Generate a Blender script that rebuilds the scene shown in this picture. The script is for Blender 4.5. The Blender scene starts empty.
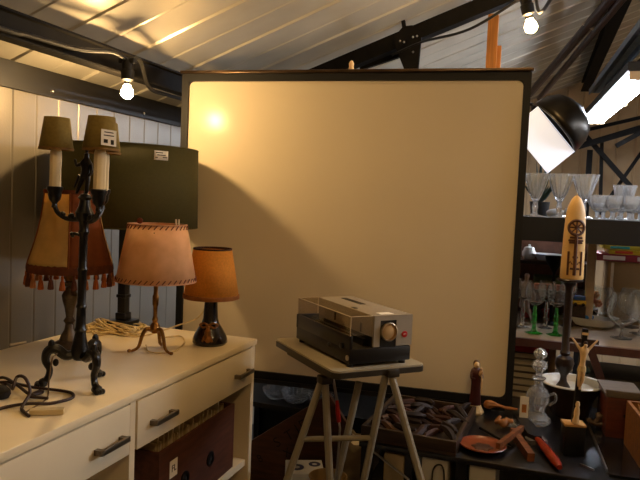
import bpy, bmesh, math, random
from mathutils import Vector, Matrix, Euler
random.seed(7)
PI = math.pi
H = 1.2                                   # camera height above the floor
SC = bpy.context.scene
COL = SC.collection
F = 650.0
R = math.radians
CAM = Matrix.Rotation(R(19.0), 3, 'Z') @ Matrix.Rotation(R(86.5), 3, 'X') @ Matrix.Rotation(R(2.4), 3, 'Z')
E_R = Vector((math.cos(R(19)), math.sin(R(19)), 0))     # the viewer's right, level
E_F = Vector((-math.sin(R(19)), math.cos(R(19)), 0))    # away from the viewer, level

def ray(px, py): return CAM @ Vector((px-320, 240-py, -F))
def onz(px, py, z):
    r = ray(px, py); t = (z-H)/r.z; return Vector((r.x*t, r.y*t, z))
def ony(px, py, y):
    r = ray(px, py); t = y/r.y; return Vector((r.x*t, y, r.z*t+H))
def onx(px, py, x):
    r = ray(px, py); t = x/r.x; return Vector((x, r.y*t, r.z*t+H))

# ---------------------------------------------------------------- materials
def lin(h):
    h = h.lstrip('#'); c = [int(h[i:i+2], 16)/255 for i in (0, 2, 4)]
    return [x/12.92 if x <= .04045 else ((x+.055)/1.055)**2.4 for x in c]
MATS = {}
def mat(name, col, rough=.5, metal=0, var=.12, scale=30, bump=0, coat=0, stretch=None, col2=None, trans=0, emit=0, alpha=1, ior=1.45, bscale=None, fac=(.35,.65)):
    if name in MATS: return MATS[name]
    m = bpy.data.materials.new(name); m.use_nodes = True
    nt = m.node_tree; b = nt.nodes['Principled BSDF']
    c = lin(col)
    b.inputs['Roughness'].default_value = rough
    b.inputs['Metallic'].default_value = metal
    b.inputs['IOR'].default_value = ior
    b.inputs['Transmission Weight'].default_value = trans
    b.inputs['Coat Weight'].default_value = coat
    b.inputs['Coat Roughness'].default_value = .15
    if alpha < 1: b.inputs['Alpha'].default_value = alpha
    tc = nt.nodes.new('ShaderNodeTexCoord'); mp = nt.nodes.new('ShaderNodeMapping')
    nt.links.new(tc.outputs['Object'], mp.inputs['Vector'])
    if stretch: mp.inputs['Scale'].default_value = stretch
    nz = nt.nodes.new('ShaderNodeTexNoise'); nz.inputs['Scale'].default_value = scale; nz.inputs['Detail'].default_value = 4
    nt.links.new(mp.outputs[0], nz.inputs['Vector'])
    rp = nt.nodes.new('ShaderNodeValToRGB')
    d = lin(col2) if col2 else [x*(1-var) for x in c]
    rp.color_ramp.elements[0].position = fac[0]; rp.color_ramp.elements[1].position = fac[1]
    rp.color_ramp.elements[0].color = (*d, 1)
    rp.color_ramp.elements[1].color = (*(c if col2 else [min(1, x*(1+var)) for x in c]), 1)
    nt.links.new(nz.outputs['Fac'], rp.inputs['Fac']); nt.links.new(rp.outputs[0], b.inputs['Base Color'])
    if bump:
        bn = nt.nodes.new('ShaderNodeBump'); bn.inputs['Strength'].default_value = bump; bn.inputs['Distance'].default_value = .002
        src = nz
        if bscale:
            src = nt.nodes.new('ShaderNodeTexNoise'); src.inputs['Scale'].default_value = bscale; nt.links.new(mp.outputs[0], src.inputs['Vector'])
        nt.links.new(src.outputs['Fac'], bn.inputs['Height']); nt.links.new(bn.outputs[0], b.inputs['Normal'])
    if emit:
        b.inputs['Emission Color'].default_value = (*c, 1); b.inputs['Emission Strength'].default_value = emit
    MATS[name] = m
    return m
def fabric(name, col, var=.1, transl=.35, col2=None, scale=60, bump=.3):
    """lamp shade cloth: a diffuse surface that lets some light through"""
    m = mat(name, col, rough=.85, var=var, scale=scale, bump=bump, col2=col2)
    nt = m.node_tree; b = nt.nodes['Principled BSDF']; out = nt.nodes['Material Output']
    t = nt.nodes.new('ShaderNodeBsdfTranslucent'); mx = nt.nodes.new('ShaderNodeMixShader'); mx.inputs[0].default_value = transl
    rp = [n for n in nt.nodes if n.type == 'VALTORGB'][0]
    nt.links.new(rp.outputs[0], t.inputs['Color'])
    nt.links.new(b.outputs[0], mx.inputs[1]); nt.links.new(t.outputs[0], mx.inputs[2]); nt.links.new(mx.outputs[0], out.inputs['Surface'])
    return m

M_white = mat('dresser white laminate', '#dfd0b0', .38, var=.03, scale=6)
M_slab = mat('dresser top laminate', '#ead9b4', .30, var=.05, scale=5, bump=.02)
M_inside = mat('dresser inside', '#b9a888', .6, var=.05)
M_black = mat('black painted steel', '#0a0909', .38, var=.2)
M_blackmatte = mat('black matte', '#060606', .6, var=.2)
M_iron = mat('black wrought iron', '#060505', .3, 0, var=.3, scale=90, bump=.5)
M_steel = mat('dark steel section', '#100e0c', .65, 0, var=.3, scale=25, ior=1.22)
M_flash = mat('dark grey flashing', '#1a1816', .5, 0, var=.12, scale=8)
M_wall = mat('ribbed wall sheet', '#857f74', .38, .35, var=.08, scale=3, bump=.15, bscale=180)
M_ceil = mat('ribbed roof sheet', '#d2ccbc', .27, .3, var=.10, scale=4, bump=.25, bscale=9)
M_tan = mat('tan ribbed cladding', '#b59c78', .6, var=.08, scale=5)
M_floor = mat('dark concrete floor', '#3a3430', .7, var=.25, scale=8, bump=.2)
M_board = mat('white board enamel', '#dccfb4', .22, var=.03, scale=2, ior=1.30)
M_chrome = mat('brushed steel', '#b8b3aa', .28, 1, var=.08, scale=60)
M_brass = mat('aged brass', '#8a6230', .32, .9, var=.35, scale=60, bump=.3)
M_pewter = mat('pewter', '#5d5144', .38, .8, var=.25, scale=60, bump=.2)
M_wood = mat('brown wood', '#6f3f1e', .5, var=.35, scale=14, stretch=(1, 8, 8), bump=.15)
M_woodd = mat('dark wood', '#2e1a10', .4, var=.4, scale=14, stretch=(8, 1, 8), bump=.15)
M_pine = mat('orange pine timber', '#b8742c', .5, var=.22, scale=9, stretch=(10, 10, 1))
M_paper = mat('paper', '#cfc3a8', .8, var=.06)
M_tag = mat('price tag card', '#e9e4d8', .7, var=.03)
M_ink = mat('black ink', '#17120e', .8, var=.1)
M_glass = mat('clear glass', '#f4f7f8', .04, var=.0, trans=.96, ior=1.5)
M_crystal = mat('cut crystal', '#eef3f8', .10, var=.0, trans=.86, ior=1.6, bump=.5, bscale=120)
M_green = mat('green glass', '#3fbe4a', .06, var=.1, trans=.8, ior=1.5)
M_cream = mat('candle cream', '#efdcb0', .55, var=.06, scale=20)
M_ivory = mat('ivory', '#d8b98a', .45, var=.12, scale=40)
M_red = mat('red lacquer', '#a01812', .35, var=.15)
M_rubber = mat('black rubber', '#0c0b0b', .55, var=.15)
M_white2 = mat('white ceramic', '#d9dad6', .25, var=.04)

# ---------------------------------------------------------------- mesh tools
class MB:
    def __init__(s): s.bm = bmesh.new()
    def _mat(s, vs, M):
        if M is not None: bmesh.ops.transform(s.bm, matrix=M, verts=vs)
    def box(s, c, d, rot=None, bev=0, M=None):
        r = bmesh.ops.create_cube(s.bm, size=1)['verts']
        bmesh.ops.scale(s.bm, vec=d, verts=r)
        if bev:
            ed = list({e for v in r for e in v.link_edges})
            nb = bmesh.ops.bevel(s.bm, geom=ed, offset=bev, segments=2, affect='EDGES', profile=.5)
            r = list({v for f in nb['faces'] for v in f.verts} | {v for v in r if v.is_valid})
        m = Matrix.Translation(c)
        if rot is not None: m = m @ (rot if isinstance(rot, Matrix) else Euler(rot).to_matrix().to_4x4())
        if M is not None: m = M @ m
        bmesh.ops.transform(s.bm, matrix=m, verts=r); return s
    def span(s, a, b, bev=0, M=None):
        a = Vector(a); b = Vector(b)
        return s.box((a+b)/2, [abs(x) for x in (b-a)], bev=bev, M=M)
    def bar(s, a, b, w, h=None, up=Vector((0, 0, 1))):
        """rectangular bar from a to b"""
        a = Vector(a); b = Vector(b); d = b-a; z = d.normalized()
        x = up.cross(z)
        if x.length < 1e-4: x = Vector((1, 0, 0))
        x.normalize(); y = z.cross(x)
        m = Matrix((x, y, z)).transposed().to_4x4()
        return s.box((a+b)/2, (w, h or w, d.length), rot=m)
    def tube(s, pts, r, n=8, cap=True):
        pts = [Vector(p) for p in pts]
        rs = r if isinstance(r, (list, tuple)) else [r]*len(pts)
        rings = []; px = None
        for i, p in enumerate(pts):
            t = (pts[min(i+1, len(pts)-1)]-pts[max(i-1, 0)])
            t = t.normalized() if t.length > 1e-9 else Vector((0, 0, 1))
            if px is None:
                px = t.orthogonal().normalized()
            else:
                px = px - t*px.dot(t)
                px = px.normalized() if px.length > 1e-6 else t.orthogonal().normalized()
            py = t.cross(px)
            rings.append([s.bm.verts.new(p+(px*math.cos(2*PI*k/n)+py*math.sin(2*PI*k/n))*rs[i]) for k in range(n)])
        for a, b in zip(rings, rings[1:]):
            for k in range(n): s.bm.faces.new((a[k], a[(k+1) % n], b[(k+1) % n], b[k]))
        if cap:
            s.bm.faces.new(rings[0][::-1]); s.bm.faces.new(rings[-1])
        return s
    def lathe(s, prof, c=(0, 0, 0), n=24, M=None, flute=0, nf=8, a0=0, a1=2*PI, sx=1, sy=1, cap=True):
        full = abs(a1-a0-2*PI) < 1e-6; cnt = n if full else n+1
        rings = []; vs = []
        for (r, z) in prof:
            if r < 1e-6:
                v = s.bm.verts.new((0, 0, z)); rings.append([v]*cnt); vs.append(v)
            else:
                ring = []
                for k in range(cnt):
                    a = a0+(a1-a0)*k/n; rr = r*(1+flute*math.cos(nf*a))
                    v = s.bm.verts.new((rr*math.cos(a)*sx, rr*math.sin(a)*sy, z)); ring.append(v); vs.append(v)
                rings.append(ring)
        for a, b in zip(rings, rings[1:]):
            for k in range(n):
                k2 = (k+1) % cnt
                f = [a[k], a[k2], b[k2], b[k]]; g = []
                for v in f:
                    if v not in g: g.append(v)
                if len(g) > 2:
                    try: s.bm.faces.new(g)
                    except ValueError: pass
        m = Matrix.Translation(c)
        if M is not None: m = M @ m
        bmesh.ops.transform(s.bm, matrix=m, verts=vs); return s
    def ball(s, c, r, n=12, rot=None):
        d = r if isinstance(r, (tuple, list)) else (r, r, r)
        v = bmesh.ops.create_uvsphere(s.bm, u_segments=n, v_segments=max(6, n*2//3), radius=1)['verts']
        m = Matrix.Translation(c)
        if rot is not None: m = m @ Euler(rot).to_matrix().to_4x4()
        m = m @ Matrix.Diagonal((*d, 1)); bmesh.ops.transform(s.bm, matrix=m, verts=v); return s
    def prism(s, poly, h, M=None):
        """2D polygon in local xy raised by h along local z"""
        a = [s.bm.verts.new((x, y, 0)) for x, y in poly]; b = [s.bm.verts.new((x, y, h)) for x, y in poly]
        n = len(poly)
        s.bm.faces.new(a[::-1]); s.bm.faces.new(b)
        for k in range(n): s.bm.faces.new((a[k], a[(k+1) % n], b[(k+1) % n], b[k]))
        if M is not None: bmesh.ops.transform(s.bm, matrix=M, verts=a+b)
        return s
    def build(s, name, m, parent=None, sharp=35, wall=0):
        bmesh.ops.recalc_face_normals(s.bm, faces=s.bm.faces)
        me = bpy.data.meshes.new(name); s.bm.to_mesh(me); s.bm.free()
        return link(name, me, m, parent, sharp, wall)
def link(name, me, m, parent=None, sharp=35, wall=0):
    for p in me.polygons: p.use_smooth = True
    me.set_sharp_from_angle(angle=R(sharp))
    o = bpy.data.objects.new(name, me); COL.objects.link(o)
    if m: me.materials.append(m)
    if parent: o.parent = parent
    if wall:
        md = o.modifiers.new('thickness', 'SOLIDIFY'); md.thickness = wall; md.offset = 0
    return o
def tag(o, label=None, cat=None, group=None, kind=None):
    if label: o['label'] = label
    if cat: o['category'] = cat
    if group: o['group'] = group
    if kind: o['kind'] = kind
    return o
def thing(name, label, cat, loc=(0, 0, 0), rot=(0, 0, 0), group=None):
    o = bpy.data.objects.new(name, None); o.empty_display_size = .05; COL.objects.link(o)
    o.location = loc; o.rotation_euler = rot
    return tag(o, label, cat, group)
def struct(o): o['kind'] = 'structure'; return o
def copy_tree(o, parent=None):
    c = o.copy(); COL.objects.link(c)
    if parent: c.parent = parent
    for ch in [x for x in bpy.data.objects if x.parent == o]: copy_tree(ch, c)
    return c
def skin(name, verts, edges, radii, m, parent=None, sub=2):
    me = bpy.data.meshes.new('skel'); me.from_pydata([Vector(v) for v in verts], edges, [])
    t = bpy.data.objects.new('skel', me); COL.objects.link(t)
    md = t.modifiers.new('s', 'SKIN'); sm = t.modifiers.new('u', 'SUBSURF'); sm.levels = sub; sm.render_levels = sub
    if not me.skin_vertices: me.attributes.new('x', 'FLOAT', 'POINT')
    for i, r in enumerate(radii):
        r = r if isinstance(r, (tuple, list)) else (r, r)
        me.skin_vertices[0].data[i].radius = r
    me.skin_vertices[0].data[0].use_root = True
    dg = bpy.context.evaluated_depsgraph_get(); dg.update()
    res = bpy.data.meshes.new_from_object(t.evaluated_get(dg))
    bpy.data.objects.remove(t); bpy.data.meshes.remove(me)
    res.name = name
    return link(name, res, m, parent, 60)
def text(name, s, size, m, M, parent=None, depth=.0006):
    cu = bpy.data.curves.new('t', 'FONT'); cu.body = s; cu.size = size; cu.extrude = depth; cu.align_x = 'CENTER'; cu.align_y = 'CENTER'
    t = bpy.data.objects.new('t', cu); COL.objects.link(t)
    dg = bpy.context.evaluated_depsgraph_get(); dg.update()
    me = bpy.data.meshes.new_from_object(t.evaluated_get(dg)); bpy.data.objects.remove(t)
    me.transform(M); me.name = name; me.materials.clear()
    return link(name, me, m, parent)
def frame(o, x, y, z):
    """matrix with the given axes and origin"""
    m = Matrix((x, y, z)).transposed().to_4x4(); m.translation = o; return m
def bez(pts, n=8):
    """smooth curve through points (Catmull-Rom)"""
    P = [Vector(p) for p in pts]; P = [P[0]*2-P[1]]+P+[P[-1]*2-P[-2]]; out = []
    for i in range(1, len(P)-2):
        for k in range(n):
            t = k/n; a, b, c, d = P[i-1], P[i], P[i+1], P[i+2]
            out.append(.5*((2*b)+(c-a)*t+(2*a-5*b+4*c-d)*t*t+(3*b-a-3*c+d)*t**3))
    out.append(P[-2]); return out

# ---------------------------------------------------------------- the room
XW = -1.40                                # left wall plane
Z0, SL = H+.345, .38                      # eave height and roof pitch
YB = 5.2                                  # far wall
XR = 2.0
def roofz(x): return Z0+SL*(x-XW)

b = MB().span((XW-.1, -1.6, -.1), (XR+.1, YB+.1, 0))
struct(b.build('floor', M_floor))

# left wall: flat pans with narrow standing ribs
def ribbed(name, length, height, pitch, M, m, rib=.007, w=.009):
    """sheet in local xz (x along, z up), ribs stand out along +y"""
    prof = [(0, 0)]; x = pitch*.5
    while x < length-w*2:
        prof += [(x-w, 0), (x-w*.35, rib), (x+w*.35, rib), (x+w, 0)]; x += pitch
    prof.append((length, 0))
    poly = prof+[(length, -.03), (0, -.03)]
    b = MB(); b.prism(poly, height, M)
    return b.build(name, m, sharp=20)
# polygon in local xy extruded along local z
ML = frame(Vector((XW, -1.5+.049, 0)), Vector((0, 1, 0)), Vector((1, 0, 0)), Vector((0, 0, 1)))
struct(ribbed('wall_left', YB+1.5, Z0+.02, .0885, ML, M_wall, rib=-.0025, w=.005))
MBk = frame(Vector((XW, YB, 0)), Vector((1, 0, 0)), Vector((0, -1, 0)), Vector((0, 0, 1)))
struct(ribbed('wall_back', XR-XW, 3.2, .12, MBk, M_tan))
MRt = frame(Vector((XR, -1.5, 0)), Vector((0, 1, 0)), Vector((-1, 0, 0)), Vector((0, 0, 1)))
struct(ribbed('wall_right', YB+1.5, 3.0, .2, MRt, M_tan))
MFr = frame(Vector((XW, -1.5, 0)), Vector((1, 0, 0)), Vector((0, 1, 0)), Vector((0, 0, 1)))
struct(ribbed('wall_front', XR-XW, 3.0, .2, MFr, M_tan))
# roof: ribs run up the slope
sd = Vector((1, 0, SL)).normalized(); nd = Vector((SL, 0, -1)).normalized()   # nd points down into the room
MC = frame(Vector((XW-.1, -1.5, Z0-.1*SL)), Vector((0, 1, 0)), nd, sd)
def roof():
    L = YB+1.5; prof = [(0, 0)]; y = .12; pitch = .28
    while y < L-.05:
        prof += [(y-.007, 0), (y-.003, .006), (y+.003, .006), (y+.007, 0)]
        if y+.15 < L-.05: prof += [(y+.136, 0), (y+.14, .003), (y+.144, 0)]
        y += pitch
    prof += [(L, 0), (L, -.03), (0, -.03)]
    b = MB(); b.prism(prof, (XR-XW+.15)*math.hypot(1, SL), MC)
    return b.build('ceiling', M_ceil, sharp=15)
struct(roof())
# dark flashing along the top of the left wall, with rivets
b = MB().span((XW+.002, -1.4, H+.269), (XW+.014, YB-.05, Z0-.003))
fl = struct(b.build('trim_1', M_flash))
b = MB()
for y in [(-1.2+.46*k) for k in range(13)]: b.ball((XW+.015, y, H+.285), .005, 8)
b.build('rivet', M_chrome, fl)
# black eave beam (a rolled I section)
def ibeam(name, a, b_, w, h, m, label, cat='beam', up=Vector((0, 0, 1)), lab=True):
    a = Vector(a); b_ = Vector(b_); d = (b_-a).normalized(); x = up.cross(d).normalized(); u = d.cross(x)
    t = min(w, h)*.13
    poly = [(-w/2, -h/2), (w/2, -h/2), (w/2, -h/2+t), (t/2, -h/2+t), (t/2, h/2-t), (w/2, h/2-t), (w/2, h/2), (-w/2, h/2), (-w/2, h/2-t), (-t/2, h/2-t), (-t/2, -h/2+t), (-w/2, -h/2+t)]
    o = MB().prism(poly, (b_-a).length, frame(a, x, u, d)).build(name, m)
    return tag(o, label, cat)
ibeam('eave_beam', (-1.163, -1.4, H+.362), (-1.163, YB-.1, H+.362), .042, .064, M_steel, 'dark steel I-beam running level along the left eave above the lamps')
# rafter truss behind the board: top chord, gusset, hanging struts
ry = 2.42
za = lambda x: roofz(x)
tr = thing('roof_truss', 'black steel rafter truss crossing the ceiling above the white board', 'truss', (-.6, ry, H+.6))
def trp(v): return Vector(v)-Vector((-.6, ry, H+.6))
def rz(x): return H+.549+.371*(x+.777)
b = MB(); b.bar(trp((XW+.02, ry, rz(XW+.02)-.028)), trp((1.9, ry, rz(1.9)-.028)), .055, .05, up=Vector((0, 1, 0)))
b.build('top_chord', M_steel, tr)
G = [(399, 36), (404, 47), (414, 30), (422, 38), (417, 72), (410, 78), (396, 47)]
gp = [(396, 48), (408, 78), (418, 78), (422, 38), (413, 26), (404, 27), (396, 36)]
pl = [trp(ony(x, y, ry-.03)) for x, y in gp]
b = MB(); b.prism([(p.x, p.z) for p in pl], .012, frame(Vector((0, pl[0].y, 0)), Vector((1, 0, 0)), Vector((0, 0, 1)), Vector((0, -1, 0))))
gus = b.build('gusset_plate', M_steel, tr)
for q in ((400, 41), (404, 42), (413, 37), (417, 36), (413, 52)):
    p = trp(ony(q[0], q[1], ry-.045)); MB().ball(p, (.004, .003, .004), 8).build('bolt', M_chrome, gus)
b = MB(); b.bar(trp(ony(412, 45, ry)), trp(ony(408, 120, ry)), .03, .04, up=Vector((0, 1, 0))); b.build('strut', M_steel, tr)
b = MB(); b.bar(trp(ony(406, 38, ry-.02)), trp(ony(399, -6, ry-.02)), .014, .014, up=Vector((0, 1, 0))); b.build('strut', M_steel, tr)
b = MB(); b.bar(trp(ony(360, 68, ry+.05)), trp(ony(402, 54, ry+.05)), .02, .02, up=Vector((0, 1, 0))); b.build('strut', M_steel, tr)
# purlin at the far right of the roof
ibeam('roof_purlin', (.27, 2.3, H+.925), (.22, YB-.05, H+.905), .06, .07, M_steel, 'black steel purlin running back under the roof at upper right')
# conduit pair with clamp
tr = thing('conduit_pair', 'pair of dark brown pipes clamped together slanting below the roof', 'pipe', (-.055, 4, H+.77))
def slp(base, *pts): return [Vector(p)-Vector(base) for p in pts]
B0 = Vector((-.055, 4, H+.77))
for dx, nm in ((0, 'pipe'), (.042, 'pipe')):
    a = ony(530, 94, 4.1)+Vector((dx*1.3, 0, -dx*.6)); c = ony(618, -10, 2.9)+Vector((dx*.8, 0, -dx*.4))
    MB().tube([a-B0, c-B0], .016 if dx else .021, 10).build(nm, M_woodd, tr)
a = ony(583, 23, 3.2)-B0; c = ony(594, 29, 3.2)-B0
MB().tube([a, c], .009, 8).build('clamp', M_chrome, tr)
# perforated cable tray
A = ony(596, 92, 4.2); C_ = ony(652, 22, 2.6)
tr = thing('cable_tray', 'blue grey perforated cable tray under the roof at far right', 'cable tray', A)
d = C_-A
b = MB(); b.bar((0, 0, 0), d, .075, .01)
x = Vector((0, 0, 1)).cross(d.normalized()).normalized()
for sgn in (-1, 1): b.bar(x*sgn*.037, d+x*sgn*.037, .006, .03)
for k in range(60): b.box(d*(k+.5)/60+Vector((0, 0, -.006)), (.03, .008, .004))
b.build('tray', mat('galvanised blue steel', '#6f7d8e', .4, .5, var=.1), tr)
b = MB(); b.bar(Vector((.06, 0, -.05)), d+Vector((.06, 0, -.05)), .03, .04); b.build('rail', M_steel, tr)

# far lattice braces
br = []
def brace(q1, q2, y, w, name='brace', label=None, y2=None):
    a = ony(*q1, y); c = ony(*q2, y2 or y)
    o = thing(name, label, 'brace', (a+c)/2)
    MB().bar(a-(a+c)/2, c-(a+c)/2, w, w, up=Vector((0, 1, 0))).build('bar', M_steel, o)
    return o
lt = thing('steel_lattice', 'open black steel brace lattice in front of the tan back wall', 'frame', ony(600, 210, 4.6))
LB = ony(600, 210, 4.6)
for q1, q2, w, y in [((578, 132), (660, 113), .022, 4.6), ((576, 146), (660, 113+8), .022, 4.55), ((578, 148), (660, 124), .02, 4.5),
                     ((584, 134), (631, 187), .03, 4.6), ((602, 138), (600, 215), .022, 4.65), ((608, 200), (660, 126), .022, 4.7), ((660, 122), (616, 146), .028, 4.4),
                     ]:
    MB().bar(ony(*q1, y)-LB, ony(*q2, y)-LB, w, w, up=Vector((0, 1, 0))).build('brace', M_steel, lt)
MB().bar(ony(590, 150, 4.7)-LB, Vector((ony(590, 150, 4.7).x, 4.7, 0))-LB, .035, .035, up=Vector((0, 1, 0))).build('post', M_steel, lt)
# timber batten standing behind the board
t = ony(494, 15, 2.62)
o = MB().box((0, 0, t.z/2), (.038, .038, t.z)).box((.024, .012, t.z*.47), (.02, .02, t.z*.94)).build('timber_post', M_pine)
o.location = (t.x, 2.62, 0); tag(o, 'orange pine timber post rising behind the top edge of the board', 'post')

# ---------------------------------------------------------------- festoon lights
M_bulb = mat('warm glowing bulb', '#ffc678', .3, emit=660, var=0)
M_bulb.node_tree.nodes['Principled BSDF'].inputs['Emission Color'].default_value = (1.0, .635, .27, 1)
def festoon_bulb(p, label, tilt=(0, 0, 0), m=None, r=.017):
    o = thing('festoon_bulb', label, 'light bulb', p, tilt, 'warm bulbs of the festoon strings')
    MB().lathe([(0, -r), (r*.5, -r*.87), (r*.87, -r*.5), (r, 0), (r*.87, r*.5), (r*.62, r*.95), (r*.5, r*1.3), (0, r*1.3)], n=20).build('glass_globe', m or M_bulb, o)
    s = MB().lathe([(0, .022), (.009, .022), (.010, .03), (.017, .036), (.018, .06), (.015, .064), (.016, .08), (.012, .09), (0, .09)], n=18)
    s.box((0, 0, .086), (.05, .018, .014), bev=.003)
    s.build('socket', M_rubber, o)
    return o
P1 = Vector((-1.105, 1.53, H+.272))
festoon_bulb(P1, 'glowing warm bulb hanging from the eave beam above the green drum shade')
P2 = ony(531, 27, 1.9)
festoon_bulb(P2, 'glowing warm bulb hanging above the upper right corner of the white board', (R(8), R(-14), 0))
P_fill = Vector((.40, -.35, H+.78))  # fill bulb added behind the viewer to strengthen the front light
festoon_bulb(P_fill, 'unseen warm fill bulb added behind the viewer on the overhead string')
P3 = Vector((.22, .55, H+.66))
festoon_bulb(P3, 'warm bulb further along the overhead string, nearer the viewer')
cab = bez([ony(392, 55, 2.36), ony(422, 42, 2.3), ony(470, 29, 2.1), P2+Vector((-.012, 0, .088)), ony(552, -3, 1.6), P3+Vector((0, 0, .09)), P_fill+Vector((0, 0, .09)), (.5, -1.2, H+.9)], 8)
tag(MB().tube(cab, .0045, 8).build('festoon_cable', M_rubber), 'black festoon cable running from the truss to the bulb above the board', 'cable')
cab = bez([(-1.135, -1, H+.335), (-1.13, .9, H+.338), (-1.13, 1.2, H+.345), (-1.125, 1.36, H+.352), (-1.11, 1.47, H+.37), P1+Vector((0, 0, .090)), (-1.115, 1.6, H+.375), (-1.15, 1.7, H+.318), (-1.163, 1.83, H+.315), (-1.163, 2.2, H+.32), (-1.163, 3, H+.32)], 8)
tag(MB().tube(cab, .006, 8).build('festoon_cable', M_rubber), 'black festoon cable looping along the left eave beam', 'cable')
# fluorescent fittings (cool), with unseen fill fittings added
M_tube = mat('lit fluorescent tube', '#e8f0ff', .3, emit=85, var=0)
M_fill_back = mat('dim fill tube', '#e8f0ff', .3, emit=24, var=0)
M_fill_side = mat('bright fill tube', '#eef3ff', .3, emit=95, var=0)
def fluo(a, c, label, mt=None):
    a = Vector(a); c = Vector(c); o = thing('fluorescent_light', label, 'ceiling light', a, group='fluorescent fittings'); d = c-a
    u = Vector((0, 0, 1)); x = u.cross(d.normalized()).normalized()
    MB().bar(u*.03, d+u*.03, .13, .035).build('housing', M_blackmatte, o)
    for s in (-1, 1): MB().tube([d*.02+x*s*.033-u*.003, d*.98+x*s*.033-u*.003], .015, 10).build('tube', mt or M_tube, o)
    for f in (.01, .5, .99): MB().box(d*f+u*.004, (.11, .02, .045)).build('tube_holder', M_tan, o)
    return o
fluo(ony(594, 121, 4.1), ony(646, 74, 2.75), 'lit twin tube fluorescent light below the cable tray at far right')
fluo((-.75, 2.9, H+.42), (-.75, 3.9, H+.42), 'unseen twin tube fill light added behind the white board', M_fill_back)  # hidden fill, added to cast cool light on the roof sheet
fluo((1.0, 1.72, H+.36), (1.0, 3.1, H+.36), 'unseen twin tube fill light added beyond the right end of the glass shelves', M_fill_side)  # fill added out of view to brighten the rack and glassware

# ---------------------------------------------------------------- white board
BL = Vector((-1.1, 1.832, 0)); BA = math.atan2(.09, 1.04)
bd = thing('white_board', 'large blank cream projection board in a black frame', 'board', (-1.091, 1.832, H-.545), (0, 0, BA))
BW, BH = 1.016, .903                      # visible face; local x right, z up, face at y=0
def rrect(w, h, r, n=5, x0=0, y0=0):
    out = []
    for cx, cy, a in ((w-r, h-r, 0), (r, h-r, 90), (r, r, 180), (w-r, r, 270)):
        for k in range(n+1):
            t = R(a+90*k/n); out.append((x0+cx+r*math.cos(t), y0+cy+r*math.sin(t)))
    return out
fr = frame(Vector((0, .002, 0)), Vector((1, 0, 0)), Vector((0, 0, 1)), Vector((0, -1, 0)))
b = MB().prism(rrect(BW, BH, .018), .003, frame(Vector((0, .006, 0)), Vector((1, 0, 0)), Vector((0, 0, 1)), Vector((0, -1, 0))))
b.build('board_face', M_board, bd)
b = MB().span((-.008, .0075, -.008), (BW+.008, .022, BH+.008)); b.build('backing_panel', M_blackmatte, bd)
# frame bars with rounded inner corners
def fr_part(name, polys, m=M_blackmatte, d=.012):
    b = MB()
    for p in polys: b.prism(p, d, frame(Vector((0, .006, 0)), Vector((1, 0, 0)), Vector((0, 0, 1)), Vector((0, -1, 0))))
    return b.build(name, m, bd)
fr_part('frame_bar', [[(-.022, -.03), (0, -.03), (0, BH+.024), (-.022, BH+.024)]])
fr_part('frame_bar', [[(BW, -.03), (BW+.02, -.03), (BW+.02, BH+.024), (BW, BH+.024)]])
fr_part('frame_bar', [[(0, BH), (BW, BH), (BW, BH+.024), (0, BH+.024)]])
fr_part('frame_bar', [[(0, -.03), (BW, -.03), (BW, 0), (0, 0)]])
cn = []
r = .018
for cx, cz, sx, sz in ((0, 0, 1, 1), (BW, 0, -1, 1), (0, BH, 1, -1), (BW, BH, -1, -1)):
    p = [(cx, cz)]+[(cx+sx*(r-r*math.cos(R(90*k/5))), cz+sz*(r-r*math.sin(R(90*k/5)))) for k in range(6)]
    cn.append(p)
for q_ in cn: fr_part('corner_insert', [q_], d=.010)
MB().box((BW/2, -.002, BH+.027), (BW+.05, .03, .009), bev=.002).build('top_rail', mat('bronze rail', '#4a3a28', .3, .7, var=.2), bd)
b = MB().span((-.0, -.028, -.030), (BW, -.006, -.024)).span((-.0, -.030, -.030), (BW, -.027, -.017))
b.build('tray', M_black, bd)
MB().lathe([(0, 0), (.009, 0), (.010, .004), (.007, .012), (.008, .022), (.004, .030), (0, .032)], (.520, .012, BH+.031), 14).build('finial', M_ivory, bd)

# ---------------------------------------------------------------- dresser
DX0, DX1, DY1, DT = -1.245, -.755, 1.67, .80
ds = thing('dresser', 'long cream-white chest with drawers over open bays, carrying the lamps', 'dresser', (DX1, DY1, 0))
def dl(x, y, z): return (x-DX1, y-DY1, z)
MB().span(dl(DX0, -.07, DT-.016), dl(DX1+.003, DY1+.003, DT), bev=.0015).build('worktop', M_slab, ds)
for y in (DY1-.018, 1.083, .495, -.07):
    MB().span(dl(DX0+.01, y, .0), dl(DX1-.002, y+.018, DT-.0165)).build('upright_panel', M_white, ds)
MB().span(dl(DX0+.002, -.06, .02), dl(DX0+.0095, DY1-.01, DT-.017)).build('back_panel', M_inside, ds)
for y0 in (1.102, .514, -.051):
    y1 = y0+.549 if y0 > 1 else (1.082 if y0 > 0 else .494)
    MB().span(dl(DX0+.011, y0, .67), dl(DX1-.02, y1, .676)).build('rail', M_inside, ds)
    MB().span(dl(DX0+.011, y0, .437), dl(DX1-.012, y1, .455)).build('shelf', M_white, ds)
    MB().span(dl(DX0+.011, y0, .06), dl(DX1-.012, y1, .078)).build('bottom_shelf', M_white, ds)
    d = MB().span(dl(DX1-.019, y0+.003, .679), dl(DX1+.001, y1-.003, DT-.020), bev=.001).build('drawer', M_white, ds)
    for hy in ((y0+.045, y0+.130), (y1-.113, y1-.028)):
        bb = MB().box(dl(DX1+.018, sum(hy)/2, .7225), (.006, hy[1]-hy[0], .011), bev=.001)
        for q in (hy[0]+.006, hy[1]-.006): bb.span(dl(DX1+.0008, q-.005, .7165), dl(DX1+.017, q+.005, .7265))
        bb.build('handle', mat('dull steel handle', '#776c5c', .35, .9, var=.1), d)

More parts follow.
